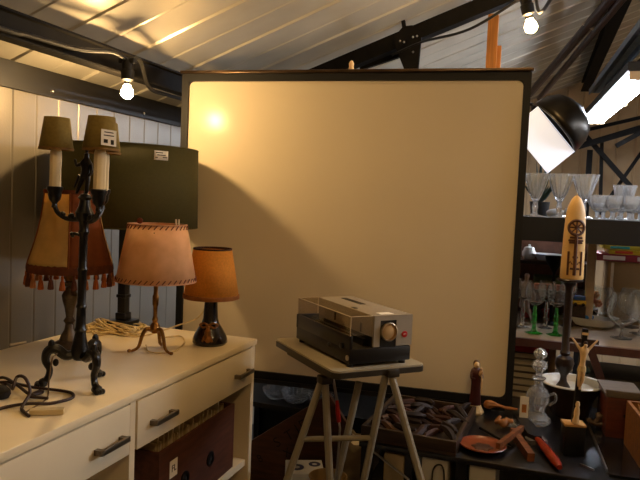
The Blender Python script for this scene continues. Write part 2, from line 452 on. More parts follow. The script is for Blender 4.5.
# storage box with papers in the right bay
M_box = mat('red brown box board', '#4f2a1a', .6, var=.25, scale=12, stretch=(6, 1, 6), bump=.1)
bx = thing('storage_box', 'red-brown box with round grips and white label, full of papers, in the dresser bay', 'box', (-.765, 1.205, .455), (0, 0, R(1.5)))
w, d, h, t = .385, .30, .178, .007
b = MB().span((-d, 0, 0), (0, w, t)).span((-d, 0, t), (-d+t, w, h)).span((-d+t, 0, t), (-t, t, h)).span((-d+t, w-t, t), (-t, w, h)).span((-t, 0, t), (0, w, h))
b.build('box_body', M_box, bx)
for yy in (.115, .245):
    b = MB().lathe([(.011, 0), (.019, 0), (.019, .003), (.011, .003), (.011, 0)], (0, 0, 0), 20, M=frame(Vector((.0002, yy, .075)), Vector((0, 1, 0)), Vector((0, 0, 1)), Vector((1, 0, 0))))
    g = b.build('grip_ring', M_black, bx)
    MB().lathe([(0, 0), (.011, 0), (.011, .001), (0, .001)], (0, 0, 0), 16, M=frame(Vector((.0002, yy, .075)), Vector((0, 1, 0)), Vector((0, 0, 1)), Vector((1, 0, 0)))).build('hole', M_ink, g)
lb = MB().span((.0002, .045, .102), (.0012, .078, .142)).build('label', M_tag, bx)
MBx = frame(Vector((.0012, .062, .122)), Vector((0, 1, 0)), Vector((0, 0, 1)), Vector((1, 0, 0)))
text('lettering', 'FL', .022, M_ink, MBx, lb)
for k in range(26):
    y = w*(.03+.034*k)
    o = MB(); hh = .182+random.uniform(-.02, .012)
    o.box((0, 0, 0), (d*.82, .0035, hh))
    p = o.build('paper_envelope', mat('old paper %d' % (k % 3), ['#cdb68a', '#bda578', '#dccba4'][k % 3], .8, var=.15), None)
    p.rotation_euler = (-.06+random.uniform(-.03, .03), random.uniform(-.04, .04), random.uniform(-.01, .01)+R(1.5))
    p.location = (-.765-d/2-.004, 1.205+y+.014, .455+.012+hh/2)
    tag(p, 'old paper envelope standing among the others in the red-brown box', 'envelope', 'envelopes in the red-brown box')

# ---------------------------------------------------------------- lamps on the dresser
def shade_open(prof, n=48): return prof
# fringed lamp
fl = thing('fringed_lamp', 'pewter table lamp with waisted cream and orange shade edged with tassels', 'lamp', (-1.12, 1.335, .8))
MB().lathe([(0, 0), (.041, 0), (.042, .006), (.034, .016), (.024, .022), (.020, .034), (.012, .048), (.010, .062), (.015, .070), (.009, .080), (.012, .10), (.018, .122), (.020, .135), (.012, .150), (.010, .156), (.016, .160), (.016, .166), (.010, .17)], n=20).build('stem', M_pewter, fl)
MB().lathe([(.010, .17), (.013, .172), (.013, .23), (0, .235)], n=14).build('socket', M_brass, fl)
sp = [(.106, .0), (.104, .012), (.094, .045), (.083, .085), (.074, .13), (.069, .17), (.066, .20)]
M_shc = fabric('cream shade silk', '#dcb970', .1, .45, scale=25)
M_sho = fabric('orange shade silk', '#8a4a20', .12, .4, scale=25)
base_a = math.atan2(-E_F.y, -E_F.x)           # direction from lamp to viewer
sp = [(r*.955, z*.9+.008) for r, z in sp]
for k in range(5):
    a0 = base_a+R(-54+72*k); m = [M_shc, M_sho, M_shc, M_shc, M_sho][k]
    MB().lathe([(r, z+.205) for r, z in sp], n=10, a0=a0, a1=a0+R(72)).build('shade_panel', m, fl, wall=.0015)
    MB().tube([((r+.001)*math.cos(a0), (r+.001)*math.sin(a0), z+.205) for r, z in sp], .0022, 6).build('rib_braid', M_sho, fl)
tr_ = MB().lathe([(.099, .223), (.103, .213), (.104, .204), (.103, .196), (.100, .196), (.100, .213)], n=36).build('trim_band', fabric('trim braid', '#6e3a1c', .2, .1), fl)
MB().lathe([(.0635, .388), (.066, .392), (.066, .399), (.062, .399), (.061, .39)], n=36).build('trim_band', fabric('trim braid', '#6e3a1c'), fl)
tc = [fabric('tassel orange', '#a4541f', .2, .1), fabric('tassel brown', '#5b2f1b', .2, .1), fabric('tassel peach', '#b9784a', .2, .1)]
for k in range(24):
    a = 2*PI*k/24
    o = MB().lathe([(0, 0), (.003, -.002), (.0035, -.008), (.0025, -.011), (.005, -.016), (.0075, -.034), (.006, -.036), (0, -.033)], n=8)
    t_ = o.build('tassel', tc[[0, 1, 2, 0, 1][k % 5]], fl); t_.location = (.1015*math.cos(a), .1015*math.sin(a), .198+random.uniform(-.002, .002))
for k in range(3):
    a = 2*PI*k/3+.4; MB().tube([(0, 0, .392), (.062*math.cos(a), .062*math.sin(a), .392)], .0015, 6).build('shade_spoke', M_brass, fl)
MB().tube([(0, 0, .23), (0, 0, .396)], .002, 6).build('shade_rod', M_brass, fl)

# green drum lamp
dc = Vector((-1.160, 1.613, .8))
dm = thing('drum_lamp', 'tall dark lamp with large dark olive green drum shade carrying a price sticker', 'lamp', dc)
MB().box((0, 0, .006), (.085, .085, .012), bev=.002).box((0, 0, .018), (.068, .068, .012), bev=.003).build('plinth', M_black, dm)
MB().box((0, 0, .035), (.034, .034, .022), bev=.003).box((0, 0, .19), (.026, .026, .31), bev=.003).box((0, 0, .095), (.031, .031, .01), bev=.002).box((0, 0, .33), (.034, .034, .02), bev=.003).build('column', M_black, dm)
M_drum = fabric('olive green shade cloth', '#4a451d', .06, .12, scale=150, bump=.1)
MB().lathe([(.207, .303), (.203, .528)], n=64).build('shade', M_drum, dm, wall=.002)
for z, r in ((.303, .207), (.528, .203)): MB().lathe([(r-.001, z-.002), (r+.0015, z-.002), (r+.0015, z+.002), (r-.001, z+.002), (r-.001, z-.002)], n=64).build('hem', M_drum, dm)
for k in range(3):
    a = 2*PI*k/3+.3; MB().tube([(0, 0, .50), (.203*math.cos(a), .203*math.sin(a), .522)], .002, 6).build('shade_spoke', M_black, dm)
MB().lathe([(.013, .34), (.015, .345), (.015, .40), (.010, .41), (0, .41)], n=14).tube([(0, 0, .41), (0, 0, .50)], .003, 6).build('lamp_holder', M_black, dm)
# sticker on the shade
p = ony(161.5, 155.5, 1.5); v = ray(161.5, 155.5); 
a = math.atan2(-1.0, .36)
# direction from the drum axis for the sticker: where the view ray meets the shade
def on_cyl(px, py, c, r):
    d = ray(px, py); d = d/1.0; ox, oy = -c.x, -c.y
    A = d.x*d.x+d.y*d.y; B = 2*(ox*d.x+oy*d.y); C = ox*ox+oy*oy-r*r
    t = (-B-math.sqrt(B*B-4*A*C))/(2*A); return Vector((d.x*t, d.y*t, d.z*t+H))
s_ = on_cyl(161.5, 155.5, dc, .2065)-dc; ang = math.atan2(s_.y, s_.x)
b = MB().lathe([(.2058, s_.z-.0125), (.2062, s_.z+.0125)], n=6, a0=ang-.10, a1=ang+.10)
st = b.build('price_sticker', M_tag, dm, wall=.0006)
b = MB(); rr = .2070
for k, (u0, u1, zz) in enumerate([(-.08, .02, .007), (-.06, .06, .001), (.02, .085, -.005), (-.085, -.05, -.006)]):
    b.lathe([(rr, s_.z+zz-.0012), (rr, s_.z+zz+.0012)], n=4, a0=ang+u0, a1=ang+u1)
b.build('print', M_ink, st, wall=.0003)

# pink parchment lamp on a brass tripod
pk = thing('parchment_lamp', 'small brass tripod lamp with laced pinkish parchment shade', 'lamp', (-.915, 1.405, .8))
MB().lathe([(0, .052), (.008, .048), (.014, .058), (.012, .068), (.006, .075), (.008, .082), (.005, .090), (.0055, .115), (.008, .12), (.008, .142), (.0055, .147), (.006, .19), (.009, .195), (.012, .20), (.012, .235), (0, .24)], n=14).build('stem', M_brass, pk)
for k in range(3):
    a = R(-105+120*k)+R(19)-R(50); ca, sa = math.cos(a), math.sin(a)
    pts = bez([(.006*ca, .006*sa, .056), (.022*ca, .022*sa, .058), (.032*ca, .032*sa, .040), (.040*ca, .040*sa, .014), (.056*ca, .056*sa, .005), (.062*ca, .062*sa, .007)], 5)
    MB().tube(pts, [.006-.0035*i/(len(pts)-1) for i in range(len(pts))], 8).ball((.062*ca, .062*sa, .0055), (.0055, .0055, .0045), 8).build('leg', M_brass, pk)
M_pch = fabric('pink parchment', '#f4c492', .1, .3, col2='#e0ae7c', scale=18, bump=.4)
MB().lathe([(.098, .182), (.0715, .322)], n=48).build('shade', M_pch, pk, wall=.0015)
M_lace = mat('brown lacing', '#6d3319', .7, var=.2)
for z, r in ((.187, .098), (.317, .0735)):
    b = MB(); n = 44 if z < .2 else 34
    for k in range(n):
        a = 2*PI*k/n; a2 = a+.6*2*PI/n
        b.tube([((r+.001)*math.cos(a), (r+.001)*math.sin(a), z-.0045), ((r+.0005)*math.cos(a2), (r+.0005)*math.sin(a2), z+.005)], .0013, 5)
    b.build('lacing', M_lace, pk)
    zz = .182 if z < .2 else .322; rr = .098 if z < .2 else .0715
    MB().lathe([(rr-.002, zz-.002), (rr+.002, zz-.002), (rr+.002, zz+.002), (rr-.002, zz+.002), (rr-.002, zz-.002)], n=48).build('rim_cord', fabric('pink rim', '#c9946c', .1, .1), pk)
for dx in (.040, .047): MB().tube([Vector(E_R)*dx+Vector(E_F)*.03+Vector((0, 0, .30)), Vector(E_R)*(dx-.002)+Vector(E_F)*.033+Vector((0, 0, .336))], .0022, 6).build('shade_prong', M_paper, pk)
q = Vector(E_R)*-.045; MB().ball(q+Vector((0, 0, .33)), (.009, .005, .008), 10).build('rim_bow', M_lace, pk)
for k in range(3):
    a = 2*PI*k/3+1; MB().tube([(0, 0, .30), (.0755*math.cos(a), .0755*math.sin(a), .305)], .0014, 6).build('shade_spoke', M_brass, pk)
MB().tube([(0, 0, .235), (0, 0, .301)], .0018, 6).build('shade_rod', M_brass, pk)

# amber lamp with black bell base
am = thing('amber_lamp', 'short lamp with amber fabric shade on a bell-shaped black base with gilt ornament', 'lamp', (-.838, 1.553, .8))
MB().lathe([(0, 0), (.043, 0), (.047, .006), (.046, .016), (.042, .026), (.033, .042), (.024, .056), (.020, .07), (.018, .10), (.017, .125), (0, .125)], n=28).build('base', mat('black glazed base', '#17100c', .22, var=.2, coat=.5), am)
vd = Vector((-E_F.x, -E_F.y, 0))
b = MB()
c0 = vd*.030+Vector((0, 0, .055))
for s in (-1, 1):
    b.tube(bez([c0, c0+E_R*s*.012+Vector((0, 0, .006)), c0+E_R*s*.024+Vector((0, 0, .0))-vd*.006, c0+E_R*s*.014+Vector((0, 0, -.006)), c0], 5), .003, 6)
b.ball(vd*.040+Vector((0, 0, .036)), (.009, .006, .014), 10).ball(vd*.043+Vector((0, 0, .020)), (.011, .006, .010), 10).ball(vd*.036+Vector((0, 0, .050)), (.006, .005, .006), 8)
for s in (-1, 1): b.tube([vd*.043+E_R*s*.007+Vector((0, 0, .030)), vd*.045+E_R*s*.013+Vector((0, 0, .014))], .003, 6)
b.build('gilt_ornament', mat('worn gilt', '#8a5a28', .4, .6, var=.35, scale=120, bump=.4), am)
MB().lathe([(.008, .125), (.012, .128), (.012, .165), (0, .17)], n=12).build('socket', M_brass, am)
M_amb = fabric('amber shade fabric', '#dc9434', .08, .35, scale=200, bump=.25)
MB().lathe([(.0735, .130), (.051, .257)], n=44).build('shade', M_amb, am, wall=.0015)
MB().lathe([(.0755, .125), (.0755, .135), (.0725, .137), (.0725, .125), (.0755, .125)], n=44).build('hem', fabric('amber trim', '#8c531d', .15, .1), am)
MB().lathe([(.0520, .254), (.0520, .260), (.0495, .260), (.0495, .254), (.0520, .254)], n=44).build('hem', fabric('dark trim', '#3d2412', .15, .1), am)
for k in range(3):
    a = 2*PI*k/3+1; MB().tube([(0, 0, .235), (.0535*math.cos(a), .0535*math.sin(a), .238)], .0013, 6).build('shade_spoke', M_brass, am)
MB().tube([(0, 0, .165), (0, 0, .236)], .0018, 6).build('shade_rod', M_brass, am)

# candelabra
cd = thing('candelabra', 'tall black iron candelabra lamp with three candle tubes and small olive shades', 'candelabra', (-.882, 1.082, .8), (0, R(1.0), 0))
Z = Vector((0, 0, 1))
MB().lathe([(0, .062), (.012, .055), (.018, .066), (.017, .08), (.012, .10), (.0105, .112), (.013, .116), (.010, .122), (.009, .16), (.011, .164), (.0085, .17), (.0085, .235), (.0105, .24), (.0085, .245), (.008, .31), (.011, .316), (.009, .322), (.010, .335), (.016, .345), (.018, .355), (.012, .368), (.010, .38), (.014, .385), (.009, .392), (0, .395)], n=18).build('stem', M_iron, cd)
for k, ad in enumerate((200, -40, 76)):
    a = R(ad)+R(19); u = Vector((math.cos(a), math.sin(a), 0))
    pts = bez([u*.008+Z*.068, u*.026+Z*.064, u*.045+Z*.078, u*.060+Z*.074, u*.064+Z*.055, u*.056+Z*.036, u*.060+Z*.018, u*.070+Z*.010], 5)
    n = len(pts); rs = [.0085+.002*math.sin(i/n*PI*2) for i in range(n)]; 
    b = MB().tube(pts, rs, 10)
    side = Vector((-u.y, u.x, 0))
    for s in (-1, 0, 1): b.ball(u*.078+side*s*.006+Z*.006, (.0065, .0055, .006), 8)
    b.ball(u*.068+Z*.009, (.011, .011, .009), 8).ball(u*.054+Z*.086, (.007, .007, .012), 8).ball(u*.045+Z*.050, (.006, .006, .008), 8)
    b.build('leg', M_iron, cd)
M_oli = fabric('olive shade silk', '#978244', .08, .3, scale=150, bump=.15)
shades = []
for k, ad in enumerate((166, -49, 80)):
    a = R(ad)+R(19); u = Vector((math.cos(a), math.sin(a), 0))*1.0; Rr = .070
    pts = bez([u*.006+Z*.345, u*.025+Z*.340, u*.045+Z*.342, u*.062+Z*.352, u*Rr+Z*.366], 5)
    b = MB().tube(pts, [.0055, .0055, .006, .0055, .005, .005]+[.0048]*(len(pts)-6), 8)
    b.ball(u*.03+Z*.346, (.007, .007, .007), 8).ball(u*.05+Z*.349, (.006, .006, .006), 8)
    ar = b.build('arm', M_iron, cd)
    c = u*Rr
    MB().lathe([(0, .358), (.006, .362), (.005, .370), (.011, .378), (.013, .386), (.013, .392), (.016, .398), (.016, .404), (.010, .405), (0, .405)], c, 16).build('candle_cup', M_iron, ar)
    MB().lathe([(0, .404), (.0115, .404), (.0112, .44), (.0118, .46), (.0112, .475), (.009, .481), (0, .482)], c, 14, flute=.06, nf=5).build('candle_tube', M_cream, ar)
    MB().lathe([(.0330, .480), (.0240, .543)], c, 28).build('shade', M_oli, ar, wall=.0012)
    MB().lathe([(.0340, .478), (.0340, .483), (.0320, .483), (.0320, .478), (.0340, .478)], c, 28).build('hem', fabric('gold braid', '#7c5c2c', .15, .1), ar)
    MB().tube([c+Z*.48, c+Z*.53], .0012, 5).tube([c+Z*.53-u*.0248, c+Z*.53+u*.0248], .001, 5).build('shade_clip', M_brass, ar)
    shades.append((c, ar))
# black figure on top of the stem
f = E_R; n_ = -E_F
def cp(x, y, z): return f*x+n_*y+Z*z
skin('figure', [cp(0, 0, .43), cp(0, 0, .445), cp(.001, 0, .458), cp(.001, 0, .466), cp(.001, .001, .476),
                cp(-.006, 0, .425), cp(-.012, .002, .408), cp(-.018, 0, .392),
                cp(.005, 0, .425), cp(.004, .003, .408), cp(.003, 0, .393),
                cp(-.010, .002, .452), cp(-.018, .004, .448), cp(-.022, .004, .462),
                cp(.010, .002, .452), cp(.014, .006, .436), cp(.008, .010, .428)],
     [(0, 1), (1, 2), (2, 3), (3, 4), (0, 5), (5, 6), (6, 7), (0, 8), (8, 9), (9, 10), (2, 11), (11, 12), (12, 13), (2, 14), (14, 15), (15, 16)],
     [.009, .0085, .009, .004, .008, .006, .0045, .003, .006, .0045, .004, .0045, .0035, .003, .0045, .0035, .003], M_iron, cd)
MB().tube([cp(0, 0, .392), cp(0, -.008, .41), cp(-.004, -.010, .49)], .0035, 8).ball(cp(-.004, -.010, .492), .007, 8).build('finial_rod', M_iron, cd)
MB().tube([cp(-.022, 0, .405), cp(-.012, .004, .43)], .0025, 6).build('figure_staff', M_iron, cd)
MB().tube(bez([cp(-.025, 0, .308), cp(-.018, 0, .312), cp(-.008, 0, .31), cp(.0, 0, .312)], 4), [.006]*3+[.0035]*9+[.004], 8).build('switch_knob', M_iron, cd)
# price tag on the front shade
c, ar = shades[1]
_nn = (n_*.72+f*.68+Z*.12).normalized(); _uu = (Z+f*.05); _uu = (_uu-_nn*_uu.dot(_nn)).normalized(); tg = frame(c+cp(.0225, .0238, .502), _uu.cross(_nn), _uu, _nn)
tgo = MB().box((0, 0, 0), (.030, .030, .0008), M=tg).build('price_tag', M_tag, ar)
b = MB()
for yy, w_ in ((.010, .018), (.004, .020)): b.box((0, yy, .0007), (w_, .0018, .0004), M=tg)
b.box((-.006, -.007, .0007), (.008, .007, .0004), M=tg).box((.007, -.008, .0007), (.006, .009, .0004), M=tg)
b.build('print', M_ink, tgo)
# thin lead falling from the candelabra leg
q = [onz(68, 345, .88)]
tag(MB().tube(bez([(-.905, 1.045, .872), (-.895, 1.02, .868), (-.885, 1.0, .83), (-.875, .985, .8015+.002), (-.86, .94, .8025), (-.85, .90, .8025)], 6), .0016, 6).build('thin_wire', mat('bronze flex', '#5c4526', .5, var=.1)), 'thin bronze-coloured flex dropping from the candelabra leg to the dresser top', 'cable')
# dark brown cable tangle at left
zc = .8032
def fl_pts(pp, zz=None): return [onz(x, y, .8)+Vector((0, 0, .0032+(z_ or 0))) for (x, y, z_) in pp]
loop = bez(fl_pts([(-40, 372, 0), (-10, 383, 0), (10, 384, 0), (34, 391, .004), (60, 392, 0), (72, 395, 0), (71, 400, 0), (50, 405, 0), (28, 407, .003), (5, 409, 0), (-20, 416, 0), (-45, 410, 0), (-30, 396, .006), (0, 382, .006), (16, 391, .010), (30, 399, .006), (42, 396, .004), (40, 394, .003), (30, 400, .004), (48, 401, .002)]), 8)
tag(MB().tube(loop, .0030, 8).build('power_cable', mat('dark brown flex', '#2a1410', .45, var=.15)), 'dark brown lamp flex tangled flat at the left front of the dresser top', 'cable')
a_ = onz(26, 413, .8)
lp2 = bez([onz(-15, 395, .803), onz(5, 384, .804), onz(12, 388, .815), ony(13, 388, onz(22, 408, .8).y)+Vector((0, 0, 0)), ony(17, 377, onz(22, 408, .8).y+.02), ony(25, 378, onz(22, 408, .8).y+.02), ony(30, 392, onz(22, 408, .8).y+.02), onz(22, 407, .806), onz(24, 412, .803), onz(29, 416, .803)], 8)
tag(MB().tube([Vector((p.x, p.y, max(p.z, .803))) for p in lp2], .0030, 8).build('power_cable', MATS['dark brown flex']), 'dark brown flex standing up in a loop beside the candelabra foot', 'cable')
c0 = onz(30, 415, .8); c1 = onz(64, 414, .8)
tag(MB().bar(c0+Z*.006, c1+Z*.006, .016, .009).build('flex_switch', mat('translucent cream plastic', '#cdb98c', .3, var=.05)), 'cream inline flex switch lying in front of the dark cable tangle', 'switch')
tag(MB().lathe([(0, 0), (.016, 0), (.019, .006), (.018, .014), (.010, .022), (0, .022)], onz(0, 398, .8)+Z*.001, 16).build('lamp_plug', M_ink), 'dark plug at the far left edge of the dresser top', 'plug')
# beige cable pile behind the parchment lamp
M_beige = mat('beige flex', '#d2bb86', .5, var=.1)
random.seed(11)
for j in range(5):
    pts = []
    cx, cy = 112, 330
    ph = random.uniform(0, 6)
    for k in range(26):
        t = k*.75+ph
        x = cx+(30-j*3)*math.cos(t*.9+j)+6*math.sin(t*2.3); y = cy+5*math.sin(t*.9+j*1.3)+2*math.cos(t*3.1)
        x = min(max(x, 84), 150); y = min(max(y, 326), 343)
        p = onz(x, y, .8)
        if p.x < -1.235: p.x = -1.235+random.random()*.02
        p.z = .8028+.0045*j*(.5+.5*math.sin(k*1.7))+(.006 if y < 333 else 0)*random.random()
        d2 = Vector((p.x-dc.x, p.y-dc.y, 0))
        if max(abs(d2.x), abs(d2.y)) < .05: p += d2.normalized()*(.06-d2.length) if d2.length < .06 else Vector()
        p.z = max(p.z, .8028); pts.append(p)
    tag(MB().tube(bez(pts, 4), .0023, 6).build('beige_cable', M_beige), 'beige lamp flex coiled in the messy pile behind the parchment lamp', 'cable', 'beige cables in the pile behind the parchment lamp')
tag(MB().tube(bez([onz(112, 333, .803), onz(140, 336, .803), onz(164, 330, .803), onz(176, 326, .806), (-.90, 1.60, .86), (-.855, 1.575, .922)], 8), .0022, 6).build('beige_cable', M_beige), 'beige flex rising from the dresser top to the amber lamp', 'cable')
tag(MB().tube(bez([onz(146, 345, .803), onz(150, 352, .803), onz(172, 352, .803), onz(184, 343, .803), onz(180, 336, .803), onz(160, 338, .803)], 8), .0020, 6).build('beige_cable', M_beige), 'beige flex curving round the brass tripod feet', 'cable')
tag(MB().tube([onz(10, 346.5, .8)+Z*.004, onz(26, 343.5, .8)+Z*.004], .003, 6).build('paper_roll', M_paper), 'small rolled paper slip by the wall end of the dresser top', 'paper')

# ---------------------------------------------------------------- projector stand
SA = R(45.0)
SO = Vector((-.411, 1.327, .83))
M_stp = mat('stand grey-beige paint', '#8c8470', .4, .2, var=.08)
M_edge = mat('stand edge trim', '#3a342a', .4, .4, var=.1)
st = thing('projector_stand', 'beige metal folding stand with splayed tube legs in front of the white board', 'stand', SO, (0, 0, SA))
su = Vector((math.cos(SA), math.sin(SA), 0)); sv = Vector((-math.sin(SA), math.cos(SA), 0))
def sl(p):
    d = Vector(p)-SO; return Vector((d.dot(su), d.dot(sv), d.z))
SWd, SLn = .238, .346
MB().prism(rrect(SWd, SLn, .016), .004, Matrix.Translation((0, 0, -.004))).build('table_top', mat('stand top laminate', '#a59a80', .4, var=.05), st)
pts = [(x, y, -.010) for x, y in rrect(SWd, SLn, .016)]; pts.append(pts[0])
b = MB(); b.prism(rrect(SWd+.003, SLn+.003, .0175, x0=-.0015, y0=-.0015), .0125, Matrix.Translation((0, 0, -.017)))
b.build('edge_trim', M_edge, st)
MB().bar((.03, .05, -.024), (.03, SLn-.05, -.024), .03, .014).build('runner', M_edge, st)
MB().bar((SWd-.04, .05, -.024), (SWd-.04, SLn-.05, -.024), .03, .014).build('runner', M_edge, st)
def leg(hub, px, y, r=.0085):
    hub = Vector(hub); q = ony(px[0], px[1], y); d = q-hub; t = (hub.z-.012)/-d.z
    e = hub+d*t
    MB().tube([sl(hub), sl(e)], r, 10).build('leg', M_stp, st)
    MB().lathe([(0, -.012), (.012, -.012), (.012, .02), (0, .02)], sl(e), 12).build('rubber_foot', M_rubber, st)
    return hub, e
hubL = ony(325, 381, 1.40); hubR = ony(391, 374, 1.435)
l1 = leg(hubL, (330, 480), 1.39); l2 = leg(hubL+Vector((-.012, .01, -.005)), (287, 480), 1.36)
l3 = leg(hubR, (421, 480), 1.41); l4 = leg(hubR+Vector((-.012, .002, 0)), (364, 480), 1.43)
l5 = leg(ony(359, 382, 1.46), (337, 480), 1.455)
a = l2[0].lerp(l2[1], (l2[0].z-ony(308, 437, 1.40).z)/(l2[0].z-l2[1].z)); c = l4[0].lerp(l4[1], (l4[0].z-ony(376, 428, 1.5).z)/(l4[0].z-l4[1].z))
MB().tube([sl(a), sl(c)], .0065, 10).build('crossbar', M_stp, st)
a2 = l1[0].lerp(l1[1], .36); c2 = l4[0].lerp(l4[1], .36)
MB().tube([sl(a2), sl(c2)], .0065, 10).build('crossbar', M_stp, st)
MB().tube([sl(ony(349, 432, 1.56)), sl(ony(409, 480, 1.45))], .0028, 8).build('brace_rod', M_chrome, st)
for hb in (hubL, hubR): MB().box(sl(hb)+Vector((0, 0, .004)), (.03, .03, .018), bev=.003).build('leg_bracket', M_edge, st)
# thin stick with a red handle leaning on the stand
g = thing('thin_paint_stick', 'thin silver rod with a red grip hanging beside the front stand leg', 'stick', ony(333, 378, 1.43))
gp = ony(333, 378, 1.43); q1 = ony(338, 413, 1.44); q0 = ony(337, 400, 1.44); q2 = ony(340, 428, 1.44); q3 = ony(335, 500, 1.44)
MB().tube([(0, 0, 0), q0-gp], .0035, 8).build('tip', M_chrome, g)
MB().tube([q0-gp, q1-gp, ony(339, 422, 1.44)-gp], [.004, .006, .005], 8).build('grip', M_red, g)
MB().tube([ony(339, 422, 1.44)-gp, q2-gp, q3-gp, Vector((q3.x, q3.y, .02))-gp+Vector((-.02, 0, 0))], .0028, 8).build('rod', M_chrome, g)

# ---------------------------------------------------------------- slide projector
PA = R(45.5); PO = Vector((-.391, 1.370, .838))
PW, PL = .162, .288
M_pg = mat('projector grey metal', '#a39a8a', .35, .35, var=.04)
M_pt = mat('projector top textured', '#958b7a', .5, .2, var=.06, scale=200, bump=.2)
M_pb = mat('projector black plastic', '#0d0b0a', .35, var=.1)
pj = thing('slide_projector', 'grey and black slide projector with clear tray cover on the folding stand', 'projector', PO, (0, 0, PA))
ub = PW*.37
b = MB().span((0, 0, 0), (PW, PL, .034), bev=.003).span((.0, .002, .03), (.008, PL, .064), bev=.002).span((.0, PL-.01, .03), (ub, PL, .064))
b.span((ub-.012, .03, .03), (ub-.002, PL-.01, .05))
b.build('base', M_pb, pj)
b = MB().span((ub, .006, .034), (PW, PL-.004, .107), bev=.002); b.build('body', M_pt, pj)
b = MB().span((ub-.001, .0, .034), (ub+.008, .0062, .107)); b.span((ub-.001, 0, .098), (PW+.0005, .0062, .1075)).span((PW-.062, 0, .034), (PW+.0005, .0062, .1075))
# front plate around the lens window
LX0, LX1 = ub+.016, ub+.060
b = MB().span((ub, -.001, .036), (LX0, .006, .1075)).span((LX1, -.001, .036), (PW+.0006, .006, .1075)).span((LX0, -.001, .096), (LX1, .006, .1075))
b.build('front_plate', M_pg, pj)
MB().span((LX0, .001, .03), (LX1, .0059, .096)).build('lens_surround', M_pb, pj)
LC = Vector(((LX0+LX1)/2, 0, .070))
ML_ = frame(LC, Vector((1, 0, 0)), Vector((0, 0, 1)), Vector((0, -1, 0)))
lens = MB().lathe([(.019, -.001), (.021, .0), (.0215, .007), (.019, .008), (.0185, .004), (.0185, -.001), (.019, -.001)], n=32, M=ML_).build('lens_ring', mat('silver lens ring', '#b9a88c', .3, .8, var=.05), pj)
MB().lathe([(0, .0066), (.008, .006), (.014, .0046), (.0186, .0015), (.0186, -.001), (0, -.001)], n=32, M=ML_).build('front_glass', mat('lens glass coated', '#c9a878', .08, .35, var=.03, coat=1), lens)
bd_ = MB().lathe([(0, 0), (.0075, 0), (.0075, .0015), (.006, .002), (0, .002)], n=24, M=frame(Vector((PW-.020, -.001, .062)), Vector((1, 0, 0)), Vector((0, 0, 1)), Vector((0, -1, 0)))).build('red_badge', mat('red badge', '#b3171a', .3, var=.05), pj)
b = MB(); MBd = frame(Vector((PW-.020, -.0031, .062)), Vector((1, 0, 0)), Vector((0, 0, 1)), Vector((0, -1, 0)))
pts = bez([(-.004, -.001, 0), (-.002, .002, 0), (-.001, -.001, 0), (.001, .001, 0), (.0035, 0, 0)], 4)
MB().tube([MBd @ p for p in pts], .00045, 5).build('badge_script', M_tag, bd_)
# top details
MB().span((ub+.025, .012, .107), (ub+.060, .036, .1078)).build('label', M_tag, pj)
b = MB()
for k in range(14): b.span((PW-.052, PL-.135+k*.0075, .1065), (PW-.036, PL-.131+k*.0075, .1079))
b.build('vent', M_pb, pj)
MB().span((ub+.004, .10, .107), (ub+.014, .118, .1085), bev=.001).build('button', M_pb, pj)
# left wall details seen through the cover
MB().span((ub-.0015, .055, .060), (ub+.002, .060, .082)).build('slot', M_pb, pj)
MB().span((ub-.0015, .185, .064), (ub+.002, .190, .084)).build('slot', M_pb, pj)
MB().span((ub-.0015, .0065, .0345), (ub+.001, PL-.04, .058)).build('gate', M_pb, pj)
# clear cover: thin walls
M_cov = bpy.data.materials.new('smoky clear plastic'); M_cov.use_nodes = True
_n = M_cov.node_tree; _o = _n.nodes['Material Output']; _t = _n.nodes.new('ShaderNodeBsdfTransparent'); _g = _n.nodes.new('ShaderNodeBsdfGlossy'); _m = _n.nodes.new('ShaderNodeMixShader')
_t.inputs[0].default_value = (.90, .86, .78, 1); _g.inputs['Roughness'].default_value = .08; _m.inputs[0].default_value = .10
_n.links.new(_t.outputs[0], _m.inputs[1]); _n.links.new(_g.outputs[0], _m.inputs[2]); _n.links.new(_m.outputs[0], _o.inputs['Surface'])
cv = MB().span((.001, .003, .064), (.0025, PL-.002, .107)).span((.0026, .003, .064), (ub-.002, .0045, .107)).span((.0026, .0046, .1055), (ub-.002, PL-.002, .107)).span((.0026, PL-.0035, .0645), (ub-.002, PL-.002, .1054))
cv = cv.build('clear_cover', M_cov, pj)
b = MB().tube([(.0015, .0035, .107), (.0015, PL-.003, .107)], .0009, 6).tube([(.0015, .0035, .034), (.0015, .0035, .107), (ub-.002, .0035, .107)], .0010, 6).tube([(.0015, PL-.003, .064), (.0015, PL-.003, .107), (ub, PL-.003, .107)], .0008, 6)
b.build('cover_rim', mat('pale plastic rim', '#cbb89a', .3, var=.02), cv)
# slide carrier rail and knobs on the black side
MB().lathe([(0, 0), (.007, 0), (.007, .005), (0, .006)], n=18, M=frame(Vector((0, .035, .036)), Vector((0, -1, 0)), Vector((0, 0, 1)), Vector((-1, 0, 0)))).build('focus_knob', M_black, pj)
MB().lathe([(0, 0), (.006, 0), (.005, .004), (0, .0045)], n=18, M=frame(Vector((0, .10, .024)), Vector((0, -1, 0)), Vector((0, 0, 1)), Vector((-1, 0, 0)))).build('focus_knob', M_black, pj)
MB().lathe([(0, 0), (.006, 0), (.006, .003), (0, .0035)], n=18, M=frame(Vector((0, .008, .014)), Vector((0, -1, 0)), Vector((0, 0, 1)), Vector((-1, 0, 0)))).build('side_screw', M_chrome, pj)
for x, y in ((.012, .014), (PW-.014, .014), (.012, PL-.014), (PW-.014, PL-.014)):
    MB().lathe([(0, -.008), (.008, -.008), (.008, .001), (0, .001)], (x, y, 0), 14).build('foot', M_rubber, pj)

